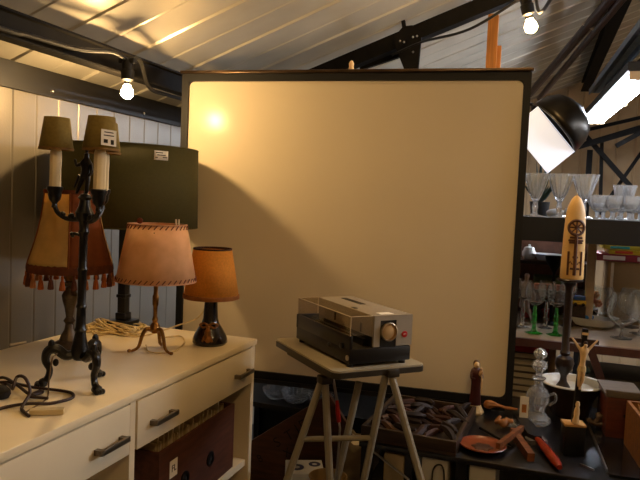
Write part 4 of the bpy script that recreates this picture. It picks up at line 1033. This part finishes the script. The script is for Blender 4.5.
# ---------------------------------------------------------------- glass shelves at the right
SY = 2.15; SX0, SX1 = -.17, .80
sh = thing('display_rack', 'black display rack with a thick top shelf and brown-edged lower shelves', 'rack', (SX0, SY, 0))
def sp_(x, y, z): return (x-SX0, y-SY, z)
ztop = H-.024
MB().span(sp_(SX0, SY, ztop-.075), sp_(SX1, SY+.42, ztop)).build('top_shelf', M_blackmatte, sh)
zm = H-.413
MB().span(sp_(SX0, SY+.02, zm-.022), sp_(SX1, SY+.75, zm)).build('middle_shelf', mat('pale grey brown shelf', '#9c8a72', .35, var=.08), sh)
MB().span(sp_(SX0, SY, zm-.024), sp_(SX1, SY+.0198, zm+.001)).build('shelf_edging', mat('red brown edging', '#4a2a1e', .4, var=.2), sh)
MB().span(sp_(SX0, SY+.02, .50), sp_(SX1, SY+.70, .52)).build('lower_shelf', M_woodd, sh)
for x in (SX0, SX1-.03):
    for y, zz in ((SY+.0, ztop-.0755), (SY+.39, ztop-.0755)): MB().span(sp_(x, y+.021, 0), sp_(x+.03, y+.05, zm-.0225)).build('post', M_blackmatte, sh); MB().span(sp_(x, y+.021, zm+.001), sp_(x+.03, y+.05, zz)).build('post', M_blackmatte, sh)

ZT = ztop+.001; ZM = zm+.001
# cut goblets on top shelf
def goblet_mesh(h, r):
    return [(0, 0), (r*.72, 0), (r*.72, h*.02), (r*.25, h*.05), (r*.17, h*.10), (r*.22, h*.22), (r*.16, h*.34), (r*.30, h*.40), (r*.52, h*.56), (r*.57, h*.60), (r*.74, h*.76), (r*.78, h*.80), (r*1.0, h), (r*.95, h), (r*.72, h*.80), (r*.46, h*.58), (r*.20, h*.45), (0, h*.43)]
def goblet(name, x, y, z, h, r, label, group=None):
    o = MB().lathe(goblet_mesh(h, r), n=24, flute=.07, nf=12).build(name, M_crystal, sharp=5); o.location = (x, y, z)
    return tag(o, label, 'glass', group)
for i, (px, lab) in enumerate([(534.5, 'cut-crystal goblet at the left end of the black top shelf, nearest the board'), (558.5, 'middle of the three tall cut-crystal goblets on the black top shelf'), (583, 'cut-crystal goblet on the top shelf directly behind the decorated candle')]):
    p = ony(px, 216, SY+.05); goblet('crystal_goblet', p.x, SY+.05, ZT, .138, .0400, lab)
small = [(597, .05), (613, .05), (630, .05), (603, .14), (621, .14), (640, .10), (612, .22), (632, .22), (655, .06)]
for i, (px, dy) in enumerate(small):
    p = ony(px, 216, SY+dy)
    r_, h_ = .032, .075
    o = MB().lathe([(0, 0), (.02, 0), (.020, .002), (.007, .006), (.006, .022), (.018, .032), (.028, .05), (r_, h_), (r_-.002, h_), (.026, .05), (.016, .036), (0, .034)], n=26, flute=.05, nf=9).build('dessert_glass', M_crystal, sharp=14)
    o.location = (p.x, SY+dy, ZT); tag(o, 'small footed cut-crystal glass in the cluster at the right of the top shelf', 'glass', 'small crystal glasses on the top shelf')
for i, px in enumerate((618, 628)):
    p = ony(px, 216, SY+.31)
    goblet('crystal_flute', p.x, SY+.31, ZT, .118, .022, 'narrow tall crystal flute behind the small glasses on the top shelf', 'crystal flutes on the top shelf')
o = skin('crumpled_paper', [(0, 0, .012), (.02, .01, .016), (.04, 0, .012), (-.02, .01, .010), (.01, -.01, .014)], [(0, 1), (1, 2), (0, 3), (0, 4)], [.014, .013, .010, .011, .01], mat('white tissue', '#c4cad4', .7, var=.05, scale=80, bump=.6)); p = ony(552, 214, SY+.16); o.location = (p.x, SY+.14, ZT+.002)
tag(o, 'crumpled white tissue lying between the tall goblets on the top shelf', 'paper')
o = skin('crumpled_paper', [(0, 0, .014), (.015, .01, .02), (.0, 0, .03), (-.01, .01, .012)], [(0, 1), (0, 2), (0, 3)], [.012, .011, .009, .011], MATS['white tissue']); p = ony(568, 214, SY+.16); o.location = (p.x, SY+.14, ZT+.002)
tag(o, 'upright crumpled white tissue beside the middle goblet stem', 'paper')
# green stemmed wine glasses
def green_glass(px, py, lab, m=None, s=1.0, group=None):
    p = onz(px, py, ZM); o = thing('wine_glass', lab, 'glass', (p.x, p.y, ZM), group=group)
    gm = m or M_green
    MB().lathe([(0, 0), (.026*s, 0), (.026*s, .002), (.010*s, .006), (.0065*s, .012), (.0055*s, .03), (.0075*s, .036), (.0055*s, .042), (.0075*s, .06), (.0055*s, .066), (.0055*s, .085), (.004*s, .092), (0, .092)], n=18, flute=.10, nf=6).build('stem', gm, o, sharp=20)
    MB().lathe([(0, .0925), (.008*s, .094), (.024*s, .104), (.033*s, .122), (.034*s, .14), (.030*s, .165), (.0285*s, .165), (.0322*s, .14), (.031*s, .123), (.022*s, .107), (0, .097)], n=28).build('bowl', M_glass, o)
    return o
green_glass(533.5, 333, 'green-stemmed wine glass standing nearer the board on the middle shelf')
green_glass(555, 335, 'green-stemmed wine glass standing left of the candle stand on the middle shelf')
for px, py, l in ((522, 327, 'clear wine glass at the far left of the middle shelf against the board'), (545, 328, 'clear wine glass behind and between the two green-stemmed glasses'), (566, 326, 'clear wine glass half hidden behind the candle stand')):
    green_glass(px, py, l, M_glass, .85)
# brandy balloons
def balloon(px, py, lab, s=1.0):
    p = onz(px, py, ZM); o = thing('brandy_glass', lab, 'glass', (p.x, p.y, ZM))
    MB().lathe([(0, 0), (.034*s, 0), (.034*s, .002), (.008*s, .006), (.0045*s, .014), (.0045*s, .034*s), (.008*s, .040*s), (0, .040*s)], n=26).build('stem', M_glass, o)
    MB().lathe([(0, .0405*s), (.02*s, .044*s), (.043*s, .062*s), (.052*s, .088*s), (.048*s, .118*s), (.036*s, .148*s), (.0346*s, .148*s), (.0465*s, .118*s), (.0503*s, .088*s), (.0415*s, .0635*s), (.019*s, .046*s), (0, .043*s)], n=34).build('bowl', M_glass, o)
balloon(621, 338, 'large balloon brandy glass standing foremost on the middle shelf at the right')
balloon(600, 325, 'large balloon brandy glass behind the white boat dish', .95)
balloon(640, 334, 'large balloon brandy glass cut off by the right photo edge', 1.0)
balloon(630, 327, 'balloon brandy glass in the back row near the tan carton', .95)
# white boat shaped dish with blue cloth
p = onz(590, 328, ZM); bo = thing('boat_dish', 'long white ceramic boat-shaped dish on the middle shelf', 'dish', (p.x, p.y+.035, ZM), (0, 0, R(-18)))
MB().lathe([(0, 0), (.030, 0), (.045, .008), (.055, .028), (.057, .034), (.054, .034), (.042, .012), (0, .006)], n=36, sx=1.7).build('dish_body', M_white2, bo)
o = skin('blue_cloth', [(0, 0, .02), (.02, .006, .026), (-.02, 0, .024), (.0, -.01, .028), (.034, 0, .022)], [(0, 1), (0, 2), (0, 3), (1, 4)], [.015, .013, .012, .012, .010], mat('bright blue cloth', '#2f6fae', .8, var=.2, scale=80, bump=.5))
o.location = (p.x-.02, p.y+.040, ZM+.008); tag(o, 'bright blue crumpled cloth lying in the white boat dish', 'cloth')

# riser with curios at the back left of the shelf
YR = 2.52
rs = thing('curio_riser', 'dark two-tier riser of curios at the back of the middle shelf', 'shelf', (-.15, YR, ZM))
z1 = ony(550, 292, YR).z-ZM; z2 = ony(550, 263, YR).z-ZM
MB().span((0, 0, z1-.012), (.32, .20, z1)).build('tier', M_woodd, rs); MB().span((0, .06, z2-.012), (.32, .20, z2)).build('tier', M_woodd, rs)
for x in (0, .305): MB().span((x, 0, 0), (x+.015, .055, z1-.0125)).build('upright', M_woodd, rs); MB().span((x, .16, z1+.0005), (x+.015, .2, z2-.0125)).build('upright', M_woodd, rs); MB().span((x, .16, 0), (x+.015, .2, z1-.0125)).build('upright', M_woodd, rs)
MB().span((0, .201, 0), (.32, .212, z2+.13)).build('back_board', mat('brown back board', '#6b4a3a', .5, var=.2), rs)
Z1 = ZM+z1+.0008; Z2 = ZM+z2+.0008
def at(px, y): return ony(px, 270, y).x
o = MB().lathe([(0, 0), (.02, 0), (.05, .014), (.06, .024), (.057, .024), (.045, .013), (0, .005)], n=30).build('serving_bowl', M_white2); o.location = (at(545, YR+.12), YR+.125, Z2); tag(o, 'shallow white serving bowl on the upper riser tier', 'bowl')
o = thing('white_pot', 'small white lidded pot at the left of the upper riser tier', 'pot', (at(528, YR+.12), YR+.12, Z2))
MB().lathe([(0, 0), (.018, 0), (.026, .014), (.026, .028), (.02, .038), (0, .038)], n=22).build('pot_body', M_white2, o); MB().lathe([(0, .0385), (.021, .0385), (.018, .046), (.004, .05), (.005, .056), (0, .058)], n=20).build('lid', M_white2, o)
o = thing('green_roll', 'dull green bolster roll lying on the lower riser tier', 'roll', (at(555, YR+.05), YR+.11, Z1))
MG = frame(Vector((-.075, 0, .028)), Vector((0, 1, 0)), Vector((0, 0, 1)), Vector((1, 0, 0)))
MB().lathe([(0, 0), (.018, 0), (.024, .004), (.024, .146), (.018, .15), (0, .15)], n=24, M=MG).build('roll_body', mat('dull green leather', '#4d5a35', .5, var=.15), o)
o = MB().box((0, 0, .012), (.15, .05, .024), bev=.006).build('orange_case', mat('orange brown leather', '#a5552c', .45, var=.15)); o.location = (at(556, YR+.03), YR+.035, Z1); tag(o, 'orange-brown leather case lying in front of the green roll', 'case')
fgm = mat('grey pink porcelain', '#9a8478', .4, var=.3, scale=50)
o = skin('porcelain_figurine', [(0, 0, .01), (0, 0, .05), (.002, 0, .085), (.003, 0, .105), (.004, -.002, .125), (-.018, -.004, .095), (-.026, -.01, .11), (.02, -.006, .08), (.034, -.012, .062), (.018, 0, .02)], [(0, 1), (1, 2), (2, 3), (3, 4), (2, 5), (5, 6), (2, 7), (7, 8), (0, 9)], [.024, .018, .015, .006, .012, .008, .007, .008, .008, .018], fgm); o.location = (at(525, YR-.03)+.006, YR-.07, ZM+.001+z1*0)
o.scale = (1, 1, 1.45); tag(o, 'grey-pink porcelain figurine standing behind the wine glasses by the board', 'figurine')
o = thing('dark_goblet', 'dark metal goblet silhouette between the white bowl and the candle', 'goblet', (at(554, YR-.03), YR-.055, ZM))
hh = ony(554, 256, YR-.05).z-ZM
MB().lathe([(0, 0), (.024, 0), (.02, .006), (.006, .014), (.005, hh-.06), (.012, hh-.045), (.030, hh-.02), (.034, hh), (.031, hh), (0, hh-.04)], n=24).build('goblet_body', M_steel, o)
o = MB().box((0, 0, .014), (.032, .026, .024), bev=.003).build('small_clock', mat('pale lilac box', '#c0c4d8', .3, var=.02)); o.location = (at(541, YR+.05), YR+.03, Z1+.026) if False else (at(541, YR+.065)+.0, YR+.080, Z2)
tag(o, 'tiny pale lilac box in front of the white serving bowl', 'box')
# red jar, small bits between the stems
for px, c_, l in ((526, '#8f2018', 'small red tin on the middle shelf left of the green stems'), (547, '#9a1f22', 'small red tin on the middle shelf between the green stems')):
    p = onz(px, 317, ZM); o = MB().lathe([(0, 0), (.022, 0), (.022, .028), (.018, .032), (0, .032)], n=22).build('red_tin', mat('red tin '+c_, c_, .4, var=.1)); o.location = (p.x, p.y, ZM); tag(o, l, 'tin')
p = onz(545, 311, ZM); o = MB().box((0, 0, .012), (.16, .03, .024), bev=.003).build('wooden_ruler_box', M_tw); o.location = (p.x+.02, p.y+.05, ZM); tag(o, 'long tan wooden box behind the red tins on the middle shelf', 'box')

# toy and orange blossoms right of candle
p = Vector((at(580, 2.5)+.005, 2.5, ZM))
zt_ = ony(580, 305, 2.5).z-ZM
o = thing('toy_van', 'tiny blue and yellow toy on a dark stand right of the candle', 'toy', p)
MB().span((-.022, -.015, 0), (.022, .015, zt_-.004)).build('stand_block', M_woodd, o)
MB().box((0, 0, zt_+.010), (.046, .024, .014), bev=.003).build('lower_body', mat('yellow toy', '#c9a52a', .4), o)
MB().box((0, 0, zt_+.026), (.040, .022, .016), bev=.004).build('upper_body', mat('blue toy', '#27508f', .4), o)
for x in (-.013, .013):
    MB().lathe([(0, -.013), (.006, -.013), (.006, .013), (0, .013)], n=14, M=frame(Vector((x, 0, zt_+.003)), Vector((1, 0, 0)), Vector((0, 0, 1)), Vector((0, -1, 0)))).build('wheel', M_rubber, o)
o = thing('artificial_flowers', 'orange and yellow artificial flowers in a small pot beside the toy', 'flowers', (at(594, 2.60), 2.60, ZM))
zf = ony(594, 300, 2.60).z-ZM
MB().lathe([(0, 0), (.018, 0), (.024, .05), (.021, .05), (0, .04)], n=18).build('pot', M_woodd, o)
for k, (dx, dz, c_) in enumerate([(0, .0, '#c4552a'), (.022, -.012, '#c9652c'), (-.018, .012, '#cfa83a'), (.01, .02, '#d07a3a'), (-.012, -.014, '#b9822c')]):
    b = MB()
    for j in range(6):
        an = j*PI/3; b.ball((dx+.009*math.cos(an), -.004, zf+dz+.009*math.sin(an)), (.0065, .004, .0065), 8)
    b.ball((dx, -.007, zf+dz), .004, 8); b.build('blossom', mat('petal '+c_, c_, .6, var=.1), o)
    MB().tube([(0, 0, .045), (dx, -.003, zf+dz)], .0015, 5).build('flower_stem', mat('leaf green', '#3c5426', .6), o)

# tan carton and the board games stacked on it
CY = 2.63
cxl = ony(606, 290, CY).x; zc3 = ony(620, 262, CY).z
ct = thing('tan_carton', 'large tan carton standing at the back of the middle shelf under stacked games', 'box', (cxl, CY, ZM))
MB().span((0, 0, 0), (.30, .20, zc3-ZM), bev=.003).build('carton_body', mat('tan carton card', '#a08258', .6, var=.08, scale=6), ct)
MB().span((.012, -.0012, .001), (.022, -.0002, zc3-ZM-.004)).build('tape_strip', M_paper, ct)
o = MB().box((0, 0, .17), (.030, .024, .34)).build('pale_upright_board', mat('pale planed wood', '#a98f6c', .5, var=.1)); o.location = (at(592, 2.52)-.004, 2.52, ZM); tag(o, 'pale narrow upright board beside the tan carton', 'board')
zz = zc3+.0012
kh = (ztop-.076-zz-.004)/.074
games = [('#8f2f3c', .026, 'dusky red flat game box at the bottom of the games stack', '#d8c9c0', .34, -.045),
         ('#c7a82a', .017, 'yellow game box second from the bottom of the stack', '#b8442a', .27, .0),
         ('#c9b63a', .016, 'yellow and teal game box third in the stack', '#2f9a9c', .30, -.02),
         ('#b8362a', .015, 'red topmost game box in the stack under the black shelf', '#d8d0b8', .24, .005)]
for c_, h_, l, c2_, w_, dx in games:
    h_ = h_*kh-.001
    o = thing('board_game', l, 'game box', (cxl+dx, CY-.006, zz))
    MB().span((0, 0, 0), (w_, .19, h_), bev=.001).build('box_body', mat('game '+c_, c_, .35, var=.05), o)
    M_a = mat('game print '+c2_, c2_, .4, var=.05)
    for (f0, f1) in ((.08, .3), (.42, .55), (.66, .9)): MB().span((w_*f0, -.0008, h_*.22), (w_*f1, -.0001, h_*.8)).build('printed_panel', M_a, o)
    zz += h_+.001
# things on the lower shelf, seen under the middle shelf
zs = .5208
cl = ['#8a8478', '#3a2a20', '#6f675c', '#4a3a2e', '#8c8678', '#33261e', '#5b5248', '#7a7468', '#3f3228']
lab_c = ['pale grey', 'dark brown', 'mid grey', 'brown', 'stone grey', 'black-brown', 'taupe', 'light grey', 'umber']
zq = zs
yb = 2.26
xl = ony(513, 372, yb).x
for k, c_ in enumerate(cl):
    h_ = .0215; w_ = .125+.01*(k % 3)
    o = thing('flat_book', '%s book lying in the lower shelf stack, %s from the bottom' % (lab_c[k], ['first', 'second', 'third', 'fourth', 'fifth', 'sixth', 'seventh', 'eighth', 'ninth'][k]), 'book', (xl-.03, yb, zq))
    MB().span((0, 0, 0), (w_, .17, .003)).span((0, 0, h_-.003), (w_, .17, h_)).span((0, 0, .003), (.004, .17, h_-.003)).build('cover', mat('book cover '+c_, c_, .5, var=.1), o)
    MB().span((.0045, .003, .0032), (w_-.003, .167, h_-.0032)).build('pages', M_paper, o)
    zq += h_+.0008
hr = ony(530, 340.5, yb).z-zq
o = MB().span((0, 0, 0), (.155, .16, min(max(.03, hr), zm-.026-zq))).build('red_box', mat('bright red box', '#b01a18', .4, var=.05)); o.location = (xl-.03, yb, zq); tag(o, 'bright red flat box on top of the book stack under the middle shelf', 'box')
x_ = ony(552, 360, 2.24).x
o = MB().box((0, 0, .115), (.022, .12, .23), bev=.001).build('tan_book', mat('tan book cloth', '#7a6040', .6, var=.1)); o.location = (x_+.0, 2.30, zs); tag(o, 'tall tan book standing upright right of the book stack', 'book')
o = MB().span((0, 0, 0), (.30, .25, .14), bev=.003).build('grey_suitcase', mat('dark grey case', '#3b3836', .5, var=.15)); o.location = (ony(588, 360, 2.25).x+.01, 2.28, zs); tag(o, 'dark grey case on the lower shelf at the right', 'case')
a = ony(588, 342, 2.03); c_ = ony(613, 388, 2.03); c_.z = T+.012
tag(MB().bar(a, c_, .022, .012, up=Vector((0, 1, 0))).build('slanted_slat', mat('dark red wood', '#3a1c14', .5, var=.2)), 'dark reddish slat slanting down behind the crucifix', 'slat')
o = MB().ball((0, 0, 0), (.022, .018, .014), 14).build('teal_stone', mat('teal glass stone', '#36565e', .2, var=.2)); a = ony(590, 352, 2.08); o.location = a
o.location = (a.x, 2.30, zs+.14+.0145+.0); tag(o, 'dull teal oval object on the grey case behind the crucifix', 'ornament')

# ---------------------------------------------------------------- studio reflector above the shelf
rc = ony(553, 129, 2.42)
ax = (E_R*.72+Z*.66-E_F*.10).normalized(); tx = (E_R*.66-Z*.72); tx = (tx-ax*tx.dot(ax)).normalized(); ty_ = ax.cross(tx)
rf = thing('studio_reflector', 'domed black studio lamp with lit white square diffuser, beside the upper right board corner', 'lamp', rc)
MR = frame(Vector((0, 0, 0)), tx, ty_, ax)
MB().lathe([(.108, 0), (.107, .025), (.100, .055), (.083, .084), (.055, .102), (.025, .110), (.02, .115)], n=40, M=MR).build('dome', mat('black gilt spun metal', '#1d1912', .35, .7, var=.2), rf, wall=.003)
MB().lathe([(.106, -.003), (.1115, -.003), (.1115, .003), (.106, .003), (.106, -.003)], n=40, M=MR).build('rim', M_black, rf)
MB().lathe([(0, .108), (.018, .108), (.018, .116), (.014, .119), (0, .119)], n=18, M=MR).build('neck', M_black, rf)
b = MB().box((0, 0, 0), (.20, .004, .115)); 
vdir = (ty_*-1)
MP = frame(ax*-.0605+ty_*(-.05 if ty_.dot(E_F) > 0 else .05), tx, ty_, ax)
bmesh.ops.transform(b.bm, matrix=MP, verts=b.bm.verts[:])
b.build('white_diffuser', mat('lit white diffuser cloth', '#dfe8fb', .6, var=.0, emit=.5), rf)
tp = tx*-.110; pp = Vector((-.215-rc.x, 2.45-rc.y, tp.z+.03))
MB().tube([tp, pp], .006, 8).build('arm', M_black, rf)
MB().tube([pp+Vector((0, 0, .06)), Vector((pp.x, pp.y, .02-rc.z))], .011, 10).build('pole', M_black, rf)
MB().lathe([(0, .0), (.10, .0), (.10, .012), (.02, .02), (0, .02)], (pp.x, pp.y, -rc.z), 24).build('base', M_black, rf)
# dark plant leaves behind the goblet
lf_ = thing('dark_plant', 'small dark green leafy plant on the top shelf behind the leftmost goblet', 'plant', (ony(540, 200, 2.42).x, 2.42, ZT))
MB().lathe([(0, 0), (.028, 0), (.035, .05), (.03, .05), (0, .045)], n=18).build('pot', M_black, lf_)
b = MB(); random.seed(4)
for k in range(46):
    an = random.uniform(0, 2*PI); el = random.uniform(.4, 1.5); L_ = random.uniform(.06, .17)
    e = Vector((math.cos(an)*math.cos(el)*.5, math.sin(an)*math.cos(el)*.4, math.sin(el)))*L_
    b.tube([Vector((0, 0, .045)), e*.5+Vector((0, 0, .045)), e+Vector((0, 0, .045))], [.001, .006, .0005], 5)
b.build('foliage', mat('dark leaf', '#14231c', .4, var=.4), lf_)

# ---------------------------------------------------------------- camera and world
cam = bpy.data.cameras.new('camera'); co = bpy.data.objects.new('camera', cam); COL.objects.link(co)
cam.sensor_width = 36; cam.lens = 36*F/640; cam.clip_start = .02
co.matrix_world = Matrix.Translation((0, 0, H)) @ CAM.to_4x4()
SC.camera = co
w = bpy.data.worlds.new('world'); SC.world = w; w.use_nodes = True
w.node_tree.nodes['Background'].inputs[0].default_value = (.5, .55, .65, 1); w.node_tree.nodes['Background'].inputs[1].default_value = .02
SC.view_settings.view_transform = 'Standard'; SC.view_settings.look = 'None'; SC.view_settings.gamma = 1; SC.view_settings.use_curve_mapping = False
SC.view_settings.exposure = 0
